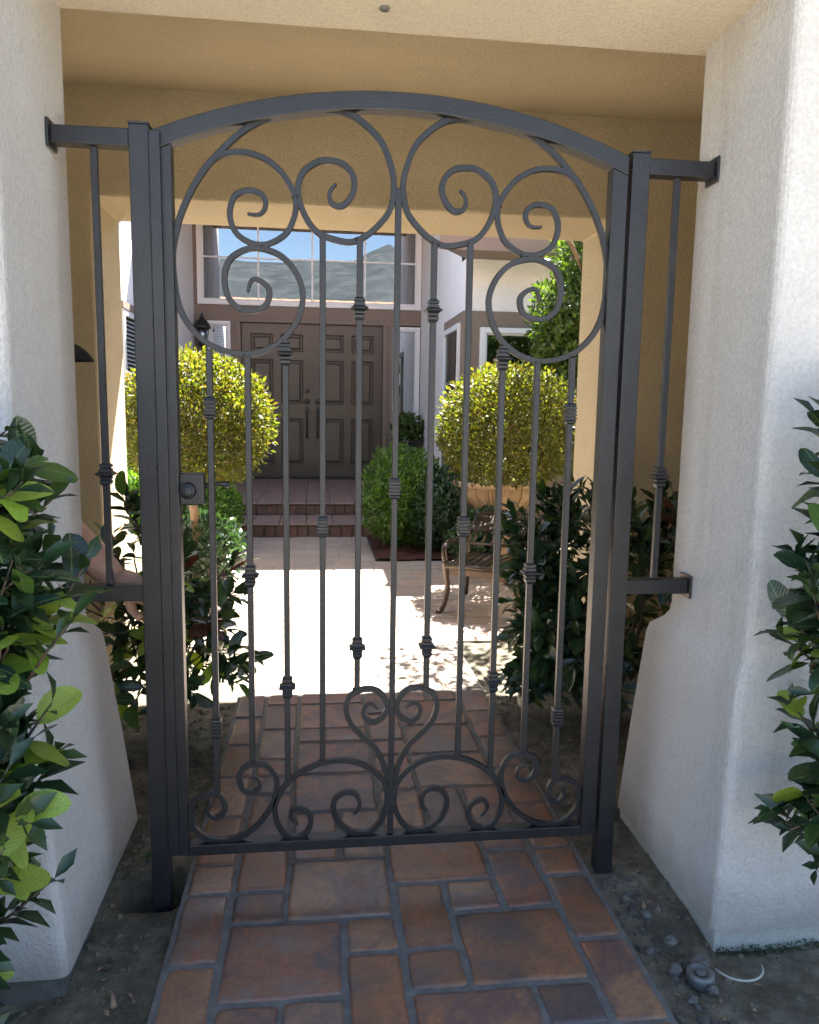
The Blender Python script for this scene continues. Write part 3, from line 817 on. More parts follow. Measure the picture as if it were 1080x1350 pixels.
MB().box(X, X + .035, 4.82, 5.80, 1.993, 2.05).build('window_trim', MAT['taupe'], house)
# right side: wall beside the doors, then the one-storey bay with its taupe wainscot and windows
RX, RY = 1.18, 5.43
MB().box(RX, RX + .2, RY, 8.545, -.1, 4.1).build('side_wall', MAT['house_white'], house)
MB().box(RX + .2, 4.2, RY, RY + .2, -.1, 2.6).build('bay_wall', MAT['house_white'], house)
mb = MB(); mb.box(RX - .014, RX - .001, RY - .014, 5.545, -.05, 2.13); mb.box(RX - .014, RX - .001, 6.455, 6.53, -.05, 2.13)
mb.box(RX - .014, RX - .001, 5.545, 6.455, -.05, .95); mb.box(RX - .014, RX - .001, 5.545, 6.455, 2.035, 2.13)
mb.box(RX - .001, 1.325, RY - .014, RY - .001, -.05, 2.13); mb.box(2.405, 4.2, RY - .014, RY - .001, -.05, 2.13)
mb.box(1.325, 2.405, RY - .014, RY - .001, -.05, .99); mb.box(1.325, 2.405, RY - .014, RY - .001, 1.98, 2.13)
mb.build('wainscot', MAT['taupe'], house)
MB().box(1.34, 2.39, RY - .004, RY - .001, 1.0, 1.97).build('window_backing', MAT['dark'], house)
window(house, 1.328, 2.402, .995, 1.976, RY - .05, .05, (1.86,), (), 'glass2', .036, .05)
mb = MB()
for y0, y1, z0, z1 in ((5.55, 6.45, 1.98, 2.03), (5.55, 6.45, .955, 1.0), (5.55, 5.60, 1.0, 1.98), (6.40, 6.45, 1.0, 1.98)): mb.box(RX - .04, RX - .002, y0, y1, z0, z1)
w = mb.build('window', MAT['vinyl'], house, origin=(RX, 6, .95))
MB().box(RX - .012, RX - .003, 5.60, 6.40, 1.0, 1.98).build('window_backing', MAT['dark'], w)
MB().box(RX - .022, RX - .018, 5.60, 6.40, 1.0, 1.98).build('pane', MAT['glass2'], w)
mb = MB(); mb.prism([(RX, RY + .01), (.86, 4.95), (4.2, 4.95), (4.2, RY + .2), (RX, RY + .2)], 'z', 2.602, 2.66)
mb.prism([(.85, 4.935), (4.2, 4.935), (4.2, 4.955), (.865, 4.955)], 'z', 2.58, 2.76)
mb.build('eave', MAT['eave'], house)
MB().prism([(4.93, 2.765), (4.93, 2.80), (7.6, 3.6), (7.6, 3.5)], 'x', 1.39, 4.3).build('bay_roof', MAT['rooftile'], house)
mb = MB(); mb.box(-2.3, 1.6, 6.6, 8.9, 3.9 + .205, 4.2); mb.box(-2.3, 1.6, 6.58, 6.598, 3.9, 4.22); mb.box(-2.3, 1.6, 6.6, 8.56, 3.9, 3.93)
mb.build('eave', MAT['eave'], house)
MB().prism([(6.4, 4.205), (6.4, 4.3), (9.8, 5.6), (13, 4.4), (13, 4.2)], 'x', -4.4, 4.4).build('roof', MAT['rooftile'], house)
mb = MB(); mb.box(-4.2, -2.025, 2.21, 8.8, -.1, 2.6); mb.box(-4.2, 4.2, 9.75, 12.5, -.1, 4.19); mb.box(1.385, 4.2, 5.64, 9.7, -.1, 2.6); mb.box(-4.2, -2.03, 5.95, 9.7, 2.61, 4.19)
mb.build('wing_wall', MAT['house_white'], house)
MB().prism([(2.0, 2.65), (2.0, 2.7), (5.2, 2.75), (5.2, 2.65)], 'x', -4.3, -1.9).build('wing_roof', MAT['rooftile'], house)
gw = MB().box(3.4, 3.6, 2.21, 5.42, -.1, 1.9).build('garden_wall', MAT['house_white'], origin=(3.5, 3.8, 0))
tag(gw, 'white stucco garden wall closing the right side of the courtyard', 'wall')

# ================================================================== THE IRON GATE
TRACES = {'A': [(-0.344,1.459),(-0.336,1.484),(-0.321,1.488),(-0.301,1.475),(-0.295,1.458),(-0.304,1.432),(-0.329,1.42),(-0.362,1.423),(-0.387,1.447),(-0.395,1.489),(-0.383,1.529),(-0.35,1.552),(-0.315,1.557),(-0.27,1.543),(-0.237,1.51),(-0.22,1.465),(-0.225,1.42),(-0.245,1.379),(-0.276,1.347),(-0.317,1.327),(-0.358,1.321),(-0.409,1.331),(-0.448,1.353),(-0.482,1.392),(-0.501,1.441),(-0.508,1.51),(-0.506,1.554),(-0.492,1.612),(-0.469,1.666),(-0.436,1.72),(-0.401,1.76),(-0.352,1.805),(-0.292,1.839),(-0.233,1.855),(-0.173,1.86),(-0.118,1.856),(-0.077,1.834),(-0.041,1.798),(-0.02,1.75),(-0.012,1.707),(-0.018,1.662),(-0.035,1.632),(-0.07,1.598),(-0.106,1.58),(-0.142,1.582),(-0.183,1.596),(-0.209,1.624),(-0.226,1.663),(-0.229,1.696),(-0.218,1.726),(-0.193,1.746),(-0.168,1.754),(-0.133,1.75),(-0.11,1.731),(-0.102,1.703),(-0.112,1.675),(-0.132,1.657),(-0.153,1.662),(-0.159,1.68),(-0.153,1.695),(-0.143,1.704)],'B': [(-0.431,1.73),(-0.396,1.755),(-0.352,1.762),(-0.308,1.753),(-0.273,1.73),(-0.249,1.7),(-0.236,1.672),(-0.236,1.638),(-0.252,1.598),(-0.28,1.575),(-0.31,1.565),(-0.34,1.57),(-0.367,1.588),(-0.38,1.617),(-0.379,1.646),(-0.366,1.671),(-0.338,1.681),(-0.314,1.676),(-0.302,1.659),(-0.306,1.64),(-0.319,1.63),(-0.342,1.631)],'L1': [(-0.448,0.228),(-0.458,0.213),(-0.451,0.194),(-0.437,0.186),(-0.42,0.198),(-0.415,0.218),(-0.424,0.24),(-0.44,0.251),(-0.464,0.249),(-0.488,0.232),(-0.499,0.202),(-0.492,0.165),(-0.466,0.137),(-0.438,0.127),(-0.404,0.127),(-0.365,0.141),(-0.331,0.167),(-0.306,0.202),(-0.293,0.233),(-0.287,0.264),(-0.291,0.29),(-0.308,0.315),(-0.339,0.324),(-0.368,0.314),(-0.38,0.289),(-0.371,0.26),(-0.354,0.25),(-0.337,0.254),(-0.329,0.269),(-0.335,0.285),(-0.349,0.292)],'L2': [(-0.236,0.158),(-0.251,0.176),(-0.253,0.189),(-0.241,0.202),(-0.223,0.199),(-0.206,0.182),(-0.205,0.155),(-0.219,0.132),(-0.243,0.124),(-0.268,0.134),(-0.287,0.165),(-0.293,0.202),(-0.287,0.228),(-0.267,0.263),(-0.238,0.291),(-0.199,0.312),(-0.16,0.322),(-0.12,0.324),(-0.081,0.314),(-0.046,0.293),(-0.02,0.263),(-0.011,0.23),(-0.012,0.199),(-0.024,0.162),(-0.049,0.133),(-0.079,0.127),(-0.109,0.137),(-0.135,0.162),(-0.147,0.195),(-0.142,0.221),(-0.125,0.236),(-0.105,0.239),(-0.088,0.229),(-0.08,0.207),(-0.085,0.191),(-0.095,0.179)],'H': [(-0.01,0.268),(-0.021,0.31),(-0.041,0.353),(-0.071,0.383),(-0.101,0.417),(-0.115,0.454),(-0.111,0.485),(-0.092,0.502),(-0.062,0.51),(-0.033,0.5),(-0.014,0.471),(-0.016,0.448),(-0.032,0.428),(-0.052,0.422),(-0.069,0.437),(-0.073,0.455),(-0.064,0.468),(-0.05,0.468),(-0.037,0.457)]}
IY = 0.022                                     # centre plane of the ironwork
gate = empty('iron_gate', (0, IY, 0), 'arched dark wrought iron gate with scrolls and knuckled bars between two posts', 'gate')
def arc_z(x, h):                               # underside (h=0) or top (h=.039) of the arched head
    R = (0.525 ** 2 + 0.106 ** 2) / (2 * 0.106)
    return 1.9035 - 0.039 - R + math.sqrt((R + h) ** 2 - x * x) if h == 0 else 1.9035 - (R + 0.039) + math.sqrt((R + 0.039) ** 2 - x * x)
GX = 0.5405
mb = MB(); m = 40; top = []; bot = []
for k in range(m + 1):
    x = -GX + 2 * GX * k / m
    top.append((x, arc_z(x, .039))); bot.append((x, arc_z(x, 0)))
vs = [(x, .003, z) for x, z in top] + [(x, .003, z) for x, z in bot] + [(x, .041, z) for x, z in top] + [(x, .041, z) for x, z in bot]
q = m + 1; fs = []
for k in range(m):
    fs += [(k + 1, k, q + k, q + k + 1), (2 * q + k, 2 * q + k + 1, 3 * q + k + 1, 3 * q + k), (k, k + 1, 2 * q + k + 1, 2 * q + k), (q + k + 1, q + k, 3 * q + k, 3 * q + k + 1)]
fs += [(0, 2 * q, 3 * q, q), (m, q + m, 3 * q + m, 2 * q + m)]
mb.add(vs, fs); mb.build('arch_rail', MAT['iron'], gate, bevel=.002)
for s in (-1, 1):
    mb = MB(); a, b = sorted((s * .502, s * .5402))
    mb.prism([(a, .100), (b, .100), (b, arc_z(b, 0) - .0008), (a, arc_z(a, 0) - .0008)], 'y', .0035, .0405)
    mb.build('stile', MAT['iron'], gate, bevel=.002)
MB().box(-.5015, .5015, .0032, .0408, .0975, .1245).build('bottom_rail', MAT['iron'], gate, bevel=.002)

def collar_mesh(kind):
    mb = MB(); r2 = math.sqrt(2)
    if kind == 'A':
        prof = [(.0078, .027), (.0125, .023), (.0128, .018), (.0098, .0165), (.0098, .0145), (.0128, .0135), (.0128, .0085), (.0148, .0065), (.0200, .0025), (.0200, .0008), (.0138, -.003), (.0110, -.0045),
                (.0125, -.0065), (.0120, -.010), (.0098, -.0115), (.0122, -.0145), (.0118, -.0195), (.0095, -.0235), (.0078, -.026)]
    else:
        prof = [(.0078, .024), (.0115, .0215), (.0128, .0175)]
        for k in range(4):
            z = .0165 - .0085 * k
            prof += [(.0102, z), (.0102, z - .0012), (.0132, z - .0022), (.0132, z - .0068), (.0102, z - .0078)]
        prof += [(.0122, -.0195), (.0112, -.024), (.0078, -.027)]
    mb.lathe((0, 0, 0), [(r * r2, z) for r, z in reversed(prof)], 4, False, rot=math.pi / 4)
    return mb.mesh('collar', MAT['iron'])
COLLAR = {'A': collar_mesh('A'), 'B': collar_mesh('B')}
def picket(par, x, z0, z1, collars, h=.0072, lean=0.0):
    mb = MB(); mb.box(-h, h, -h, h, z0, z1)
    p = mb.mesh('picket', MAT['iron'])
    o = link_mesh('picket', p, par, (x, IY, 0))
    b = o.modifiers.new('bevel', 'BEVEL'); b.width = .0012 * U; b.segments = 1
    for z, k in collars:
        link_mesh('collar', COLLAR[k], o, (x, IY, z))
    return o
for x, z0, z1, cs in ((.430, .243, 1.331, ((1.198, 'B'), (.422, 'B'))), (.3435, .331, 1.316, ((.799, 'A'),)), (.2575, .272, 1.355, ((1.322, 'A'), (.519, 'A'))),
                      (.1715, .326, 1.594, ((.920, 'B'),)), (.0865, .512, 1.584, ((1.430, 'A'), (.615, 'A')))):
    for s in (-1, 1): picket(gate, s * x - .001, z0, z1, cs)
picket(gate, 0, .125, 1.70, ((1.013, 'B'),))
def scroll(pts, s, ends):
    P = [(s * (x + .0015), IY, z) for x, z in pts]
    P = taubin(catmull(P, 8), 30)
    n = len(P); L = [0]
    for i in range(1, n): L.append(L[-1] + (P[i] - P[i - 1]).length)
    T = L[-1]; rad = []
    for l in L:
        r = .0066
        if ends[0]: r = min(r, .0030 + .0036 * min(1, l / .07))
        if ends[1]: r = min(r, .0030 + .0036 * min(1, (T - l) / .07))
        rad.append(r)
    if not ends[0] and abs(pts[0][0]) > .2: rad = [r * .94 for r in rad]
    mb = MB(); mb.tube(P, rad, ref=(0, 1, 0), square=True, depth=.0066 if ends[0] else .0061)
    return mb.build('scroll', MAT['iron'], gate, bevel=.0010, seg=1)
for nm_, e in (('A', (1, 1)), ('B', (0, 1)), ('L1', (1, 1)), ('L2', (1, 1)), ('H', (0, 1))):
    for s in (1, -1): scroll(TRACES[nm_], s, e)
mb = MB(); rw = random.Random(4)                # small weld beads where bars meet scrolls and rails
for x, zs in ((.430, (1.336, .247)), (.3435, (1.319, .329)), (.2575, (1.345, .276)), (.1715, (1.588, .325)), (.0865, (1.583, .510)), (0, (.126, .27)), (.232, (1.67,)), (.30, (1.562,)), (.29, (.225,))):
    for z in zs:
        for s in (-1, 1):
            for d in (-1, 1):
                mb.ball((s * x - .001 + d * rw.uniform(.004, .009), IY - .004 + rw.uniform(-.002, .002), z + rw.uniform(-.003, .003)), rw.uniform(.0028, .0045), .0045, rw.uniform(.003, .005), 7, 5)
tag(mb.build('weld_beads', MAT['iron'], gate), kind='stuff')
# lock box on the latch side, round cylinder and a lever behind it
lock = MB().box(-.5015, -.4465, .004, .036, .972, 1.046).build('lock_box', MAT['iron'], gate, bevel=.003)
def ycyl(mb, x, z, r, y0, y1, n=20, e=.003):
    b = len(mb.v); mb.lathe((0, 0, 0), [(r, 0), (r, (y0 - y1) * -1 - e), (r - e, y1 - y0)], n)
    mb.v[b:] = [(x + p[0], y1 - p[2], z + p[1]) for p in mb.v[b:]]
mb = MB(); ycyl(mb, -.482, 1.006, .0185, -.012, .0045); mb.build('lock_cylinder', MAT['iron'], lock)
mb = MB(); ycyl(mb, -.482, 1.006, .0125, -.017, -.0118, e=.001); mb.box(-.4845, -.4795, -.0175, -.0168, .998, 1.014); mb.build('keyway', MAT['iron'], lock)
mb = MB(); mb.tube([(-.470, .045, 1.012), (-.44, .052, 1.014), (-.415, .054, 1.018), (-.395, .052, 1.016)], [.009, .007, .006, .008], 8); mb.build('latch_lever', MAT['iron'], lock)

# fixed posts with their short side panels (rail ends bolted to the piers)
def side_panel(s, label):
    t = empty('fixed_side_panel', (s * .57, IY, 0), label, 'gate post', 'fixed posts and panels beside the gate')
    a, b = sorted((s * .5475, s * .5905))
    MB().box(a, b, 0, .043, -.20 if s < 0 else -.012, 1.803).build('post', MAT['iron'], t, bevel=.002)
    MB().box(a - .0006, b + .0006, -.0006, .0436, 1.8035, 1.8075).build('post_cap', MAT['iron'], t)
    x0, x1 = sorted((s * .591, s * .7525))
    MB().box(x0, x1, .004, .040, 1.757, 1.794).build('rail', MAT['iron'], t, bevel=.002)
    MB().box(x0, x1, .004, .040, .745, .782).build('rail', MAT['iron'], t, bevel=.002)
    for zc in (1.7755, .7635):
        mb = MB(); c, d = sorted((s * .7528, s * .7585)); mb.box(c, d, -.008, .052, zc - .030, zc + .030); mb.build('wall_flange', MAT['iron'], t, bevel=.003)
    picket(t, s * .668, .7824, 1.7566, ((1.041, 'A'),))
    if s < 0:
        MB().box(-.547, -.5235, -.006, .0025, .105, 1.79).build('gate_stop', MAT['iron'], t, bevel=.0015)
        mb = MB()
        for z in (1.60, 1.38, 1.20, 1.06, .93, .60, .35): mb.ball((-.5475, -.001, z), .0035, .003, .007, 8, 6)
        tag(mb.build('weld_beads', MAT['iron'], t), kind='stuff')
    return t
side_panel(-1, 'left iron post with stop bar and lock side panel, standing in an open hole')
side_panel(1, 'right iron post with side panel, its foot resting on the dirt by the tile path')

# ================================================================== THE PERSON HOLDING THE POST (mostly behind the left pier)
def skin_mesh(name, verts, edges, radii, root=0, sub=2):
    """grow a smooth surface over a skeleton and return it as plain vertices and faces"""
    me = bpy.data.meshes.new(name); me.from_pydata([tuple(v) for v in verts], edges, [])
    o = bpy.data.objects.new(name, me); COL.objects.link(o)
    sk = o.modifiers.new('skin', 'SKIN'); sk.use_smooth_shade = True
    for i, r in enumerate(radii):
        d = me.skin_vertices[0].data[i]
        d.radius = (r, r) if not hasattr(r, '__len__') else r
        d.use_root = (i == root)
    sd = o.modifiers.new('sub', 'SUBSURF'); sd.levels = sub; sd.render_levels = sub
    dg = bpy.context.evaluated_depsgraph_get(); dg.update()
    ev = o.evaluated_get(dg); em = bpy.data.meshes.new_from_object(ev)
    vs = [v.co.copy() for v in em.vertices]; fs = [tuple(p.vertices) for p in em.polygons]
    bpy.data.objects.remove(o); bpy.data.meshes.remove(me); bpy.data.meshes.remove(em)
    return vs, fs
K = 1 / 1.2
px_, py_ = -1.09, .47
person = empty('person', (px_, py_, -.02), 'person in a black cap behind the left pier, bare arm reaching to the post', 'person')
W = lambda x, y, z: Vector((px_ + x, py_ + y, z))
sh_r = W(.02, -.165, 1.165); el_r = Vector((-.880, .315, .885)); wr_r = Vector((-.672, .105, .772))
sh_l = W(.02, .165, 1.165); el_l = W(-.02, .205, .93); wr_l = W(.03, .20, .73)
body_v = [W(0, 0, .76), W(.005, 0, .90), W(.015, 0, 1.06), W(.02, 0, 1.165), W(.04, 0, 1.235), W(.06, 0, 1.265),
          sh_r, el_r, el_r.lerp(wr_r, .4), wr_r, sh_l, el_l, el_l.lerp(wr_l, .4), wr_l,
          W(0, -.075, .72), W(.03, -.085, .40), W(-.005, -.085, .05), W(.09, -.10, .005),
          W(0, .075, .72), W(.0, .085, .40), W(-.03, .085, .05), W(.06, .10, .005)]
body_e = [(0, 1), (1, 2), (2, 3), (3, 4), (4, 5), (3, 6), (6, 7), (7, 8), (8, 9), (3, 10), (10, 11), (11, 12), (12, 13), (0, 14), (14, 15), (15, 16), (16, 17), (0, 18), (18, 19), (19, 20), (20, 21)]
body_r = [.115, .105, .115, .085, .05, .048, .058, .052, .050, .033, .058, .042, .040, .026, .08, .052, .034, .03, .08, .052, .034, .03]
bv, bf = skin_mesh('body', body_v, body_e, body_r)
mb = MB(); mb.add(bv, bf, True)
HC = W(.083, 0, 1.357)
mb.ball(HC, .078, .066, .098, 20, 14)
mb.ball(HC + Vector((.03, 0, -.05)), .048, .045, .045, 14, 10)
mb.tube([HC + Vector((.074, 0, .012)), HC + Vector((.094, 0, -.02)), HC + Vector((.078, 0, -.03))], [.008, .014, .010], 8)
for s in (-1, 1): mb.ball(HC + Vector((-.005, s * .067, -.01)), .018, .007, .026, 10, 8)
def hand(mb, wr, pd, side, up, curl):
    """palm and five bent fingers grown from the wrist; pd palm direction, side across the fingers, curl the way they close"""
    pd, side, curl = pd.normalized(), side.normalized(), curl.normalized()
    pc = wr + pd * .04
    b = len(mb.v); mb.ball((0, 0, 0), 1, 1, 1, 14, 10)
    mb.v[b:] = [tuple(pc + pd * v[0] * .046 + side * v[1] * .038 + curl * v[2] * .017) for v in mb.v[b:]]
    for k, (o, ln) in enumerate(((-.027, .055), (-.009, .064), (.009, .061), (.026, .048))):
        k0 = pc + side * o + pd * .034
        k1 = k0 + pd * ln * .42 + curl * .010
        k2 = k1 + pd * ln * .18 + curl * ln * .40
        k3 = k2 - pd * ln * .15 + curl * ln * .30
        mb.tube(catmull([k0 - pd * .02, k0, k1, k2, k3], 4), [.0095] * 8 + [.0088] * 4 + [.0075] * 4 + [.0055], 8)
    t0 = pc - side * .030 - pd * .012
    t1 = t0 - side * .026 + pd * .020 + curl * .012; t2 = t1 + pd * .024 - side * .004 + curl * .016
    mb.tube(catmull([t0, t1, t2], 5), [.0125] * 5 + [.010] * 5 + [.006], 8)
hand(mb, wr_r, Vector((.062, -.020, -.02)), Vector((.05, .1, 1)), None, Vector((.12, -1, 0)))
hand(mb, wr_l, Vector((.02, 0, -.10)), Vector((-1, 0, 0)), None, Vector((.3, -1, 0)))
mb.build('body', MAT['skin'], person)
mb = MB()
tv = [W(0, 0, .70), W(.005, 0, .90), W(.015, 0, 1.06), W(.018, 0, 1.165), W(.03, 0, 1.215), sh_r, sh_r.lerp(el_r, .62), sh_l, sh_l.lerp(el_l, .62)]
mb.add(*skin_mesh('shirt', tv, [(0, 1), (1, 2), (2, 3), (3, 4), (3, 5), (5, 6), (3, 7), (7, 8)], [.125, .118, .128, .095, .058, .070, .062, .070, .062], 1), True)
mb.build('shirt', MAT['shirt'], person)
mb = MB()
tv = [W(0, 0, .77)] + [body_v[i] for i in (14, 15, 16, 18, 19, 20)]
mb.add(*skin_mesh('trousers', tv, [(0, 1), (1, 2), (2, 3), (0, 4), (4, 5), (5, 6)], [.122, .092, .066, .052, .092, .066, .052], 0), True)
mb.build('trousers', MAT['jeans'], person)
for s, bx in ((-1, -.005), (1, -.03)):
    mb = MB(); mb.ball(W(bx + .055, s * .09, .012), .115, .043, .040, 14, 8); mb.box(px_ + bx - .05, px_ + bx + .16, py_ + s * .09 - .036, py_ + s * .09 + .036, -.021, -.006); mb.build('shoe', MAT['shoe'], person)
mb = MB(); mb.ball(HC + Vector((-.012, 0, .012)), .076, .070, .092, 16, 10); mb.build('hair', MAT['hair'], person)
mb = MB()
b = len(mb.v); mb.ball((0, 0, 0), .092, .076, .080, 18, 12); mb.v[b:] = [(HC.x - .004 + v[0], HC.y + v[1], HC.z + .038 + max(v[2], -.012)) for v in mb.v[b:]]
TT = (0, .2, .4, .55, .7, .8, .88, .95, 1); vs = []; fs = []; nn = 14                       # curved visor
for lay in (0, 1):
    for k in range(nn + 1):
        a = -math.pi / 2 + math.pi * k / nn
        for t in TT:
            rr = .080 + t * .118 * (math.cos(a) ** .5 if math.cos(a) > 0 else 0)
            x, y = math.cos(a) * rr * 1.0, math.sin(a) * (.074 + .004 * t)
            vs.append((HC.x + x, HC.y + y, HC.z + .020 - .052 * max(t ** 3.4, (abs(y) / .078) ** 2) - (.005 if lay else 0)))
NT = len(TT); q = (nn + 1) * NT
for lay in (0, 1):
    for k in range(nn):
        for t in range(NT - 1):
            a = lay * q + k * NT + t
            fs.append((a, a + 1, a + NT + 1, a + NT) if not lay else (a, a + NT, a + NT + 1, a + 1))
for k in range(nn): fs.append((k * NT + NT - 1, q + k * NT + NT - 1, q + k * NT + 2 * NT - 1, k * NT + 2 * NT - 1))
mb.add(vs, fs, True); mb.build('cap', MAT['capcloth'], person)
for s in (-1, 1):
    e = MB(); e.ball(HC + Vector((.066, s * .027, .004)), .011, .013, .009, 10, 8); eo = e.build('eye', MAT['eye'], person)
    e = MB(); e.ball(HC + Vector((.075, s * .027, .004)), .004, .006, .006, 8, 6); e.build('iris', MAT['iris'], eo)
mb = MB(); mb.tube([HC + Vector((.066, -.024, -.052)), HC + Vector((.077, 0, -.050)), HC + Vector((.066, .024, -.052))], [.004, .007, .004], 8); mb.build('mouth', MAT['lip'], person)

# ================================================================== PLANTS
def leaf_mesh(name, mat, wid, cup, droop, k=5, wave=0.0, rg=rnd):
    """one broad leaf, 1 long along +Y, folded along its midrib and arching; stalk at the origin"""
    ph = rg.uniform(0, 6.28); tw_ = rg.uniform(-.25, .25); bend = rg.uniform(-.10, .10)
    T = (0, .05, .15, .3, .47, .64, .78, .89, .96, 1.0)
    vs = []; fs = []
    for t in T:
        w = wid * max(.02, math.sin(math.pi * (.02 + .96 * t) ** 1.08)) ** .58 if 0 < t < 1 else .008
        if t == .05: w *= .55
        z = -droop * t * t; x0 = bend * math.sin(t * 2.6)
        a = .03 * wave * math.sin(t * 11 + ph); b = .03 * wave * math.sin(t * 9 + ph * 1.7)
        k_ = tw_ * t * w
        vs += [(x0 - w, t, z + cup * w + a * w * 4 - k_), (x0, t, z), (x0 + w, t, z + cup * w + b * w * 4 + k_)]
    for i in range(len(T) - 1):
        o = i * 3
        fs += [(o, o + 1, o + 4, o + 3), (o + 1, o + 2, o + 5, o + 4)]
    mb = MB(); mb.add(vs, fs, True)
    return mb.mesh(name, mat)
LEAF = {}
for key in ('cam_dark', 'cam_mid', 'cam_new', 'cam_red'):
    LEAF[key] = [leaf_mesh('leaf', MAT[key], rnd.uniform(.22, .30), rnd.uniform(.04, .55), rnd.uniform(.0, .5), 8, rnd.uniform(.3, 1.6)) for _ in range(7)]
def frame(d, n):
    y = d.normalized(); z = (n - y * n.dot(y))
    if z.length < 1e-4: z = y.orthogonal()
    z.normalize(); x = y.cross(z)
    return Matrix((x, y, z)).transposed().to_quaternion()
EYE = Vector((-0.182, -1.798, 1.2))
def rvec(rg, s=1.0): return Vector((rg.gauss(0, s), rg.gauss(0, s), rg.gauss(0, s)))
def broadleaf(name, label, base, stems, tips, n_twig, per, size, mix, rg, group, limit=300, up=.35, push=None, ok=None):
    """shrub with stems, twigs and whorls of big leaves; the leaves that show largest are single parts, the rest one mass"""
    sh = empty(name, base, label, 'shrub', group)
    base = Vector(base)
    tw = MB(); leaves = []
    for e in stems:
        e = Vector(e); mid = base.lerp(e, .5) + rvec(rg, .03)
        mb = MB(); pts = relax(catmull([base + Vector((rg.uniform(-.03, .03), rg.uniform(-.03, .03), -.03)), mid, e], 6), 2)
        mb.tube(pts, [.011 - .007 * i / len(pts) for i in range(len(pts))], 6); mb.build('stem', MAT['twig'], sh)
    S_ = [Vector(e) for e in stems]
    for k in range(n_twig):
        e, out = tips(rg)
        src = min(S_, key=lambda s: (s - e).length + rg.uniform(0, .15))
        st = base.lerp(src, rg.uniform(.5, 1.0))
        if (e - st).length > .22: st = e + (st - e).normalized() * .22
        d = (e - st).normalized() if (e - st).length > 1e-3 else Vector((0, 0, 1))
        d = (d + out * .6 + Vector((0, 0, up * .5))).normalized()
        st = e - d * min(.16, (e - st).length)
        pts = [st, st.lerp(e, .5) + rvec(rg, .006), e]
        tw.tube(pts, [.0035, .0028, .0016], 4)
        m = rg.randint(*per); ph = rg.uniform(0, 6.28)
        young = rg.random() < mix['new_twig'] * (1.7 if e.z < .80 else .5) * (1.5 if out.x * (1 if e.x < 0 else -1) > .55 else .8); red = rg.random() < mix.get('red_twig', 0)
        side = d.orthogonal().normalized(); oth = d.cross(side)
        for i in range(m):
            t = 1 - (i / m) * rg.uniform(.75, .95)
            p = st.lerp(e, t)
            a = ph + 2.4 * i
            rad = side * math.cos(a) + oth * math.sin(a)
            spread = .35 + .75 * i / m
            ld = (d * (1.05 - spread * .6) + rad * spread + Vector((0, 0, -.12 * i / m)) + rvec(rg, .12)).normalized()
            nrm = (d * .8 + Vector((0, 0, .8)) - rad * .2 + rvec(rg, .22))
            key = 'cam_red' if red else ('cam_new' if (young and i < m * .75) else ('cam_mid' if rg.random() < mix['mid'] else 'cam_dark'))
            sz = rg.uniform(*size) * (.65 if (young and i < 2) else 1)
            if ok and not (ok(p + ld * sz) and ok(p)): continue
            leaves.append((p, ld, nrm, sz, key))
    tag(tw.build('twig', MAT['twig'], sh), kind='stuff')
    leaves.sort(key=lambda q: -q[3] / (q[0] - EYE).length)
    for p, ld, nrm, sz, key in leaves[:limit]:
        link_mesh('leaf', rg.choice(LEAF[key]), sh, p, frame(ld, nrm), sz)
    rest = leaves[limit:]
    if rest:
        mb = MB()
        for p, ld, nrm, sz, key in rest:
            q = frame(ld, nrm); w = .21
            P = [(-w * .7, .3, .05), (0, 0, 0), (w * .7, .3, .05), (-w, .6, .03), (0, .55, -.05), (w, .6, .03), (0, 1, -.2), (0, .28, -.01)]
            vs = [p + q @ (Vector(v) * sz) for v in P]
            mb.add(vs, [(1, 7, 0), (1, 2, 7), (0, 7, 4, 3), (7, 2, 5, 4), (3, 4, 6), (4, 5, 6)], True)
        tag(mb.build('leaf_mass', MAT['cam_stuff'], sh), kind='stuff')
    return sh
def interp(tab, z):
    tab = sorted(tab)
    if z <= tab[0][0]: return tab[0][1]
    for (a, b), (c, d) in zip(tab, tab[1:]):
        if z <= c: return b + (d - b) * (z - a) / (c - a)
    return tab[-1][1]
# left foreground: leafy edge of the shrub in front of the left pier (height, reach to the right)
LT = [(1.20, -.70), (1.167, -.635), (1.118, -.595), (1.056, -.575), (.987, -.565), (.93, -.55), (.87, -.535), (.819, -.585), (.773, -.64), (.734, -.66), (.679, -.61), (.65, -.552), (.597, -.59), (.54, -.60), (.499, -.575), (.443, -.60), (.418, -.635), (.346, -.632), (.261, -.665), (.19, -.70), (.11, -.67), (.05, -.70)]
def tipsL(rg):
    z = rg.uniform(-.0, 1.17)
    y = rg.uniform(-.64, -.42)
    lim = interp(LT, z) - (.02 if rg.random() < .3 else .085) - .05 * (y + .5)
    x = lim - abs(rg.gauss(0, .11)) if rg.random() < .72 else lim - rg.uniform(0, .4)
    return Vector((x, y, z)), Vector((.6, -.45, .1)) if x > lim - .12 else Vector((rg.uniform(-.5, .6), -.6, .2))
okL = lambda p: p.y < -.285 and p.x < interp(LT, p.z) + .03
broadleaf('camellia_bush', 'camellia bush with lime young leaves in front of the left white pier', (-.90, -.52, -.02),
          [(-.80, -.5, 1.10), (-.72, -.5, .85), (-.86, -.55, 1.0), (-.72, -.52, .55), (-1.0, -.5, 1.1), (-.78, -.56, .32), (-1.1, -.5, .8)],
          tipsL, 300, (6, 9), (.046, .098), dict(new_twig=.36, mid=.3), random.Random(5), 'camellia bushes beside the piers', 300, ok=okL)
RT = [(1.212, .760), (1.141, .750), (1.08, .722), (1.032, .752), (.981, .705), (.93, .695), (.889, .655), (.831, .692), (.786, .69), (.724, .738), (.67, .706), (.583, .715), (.517, .782), (.455, .73), (.358, .712), (.304, .775), (.267, .85)]
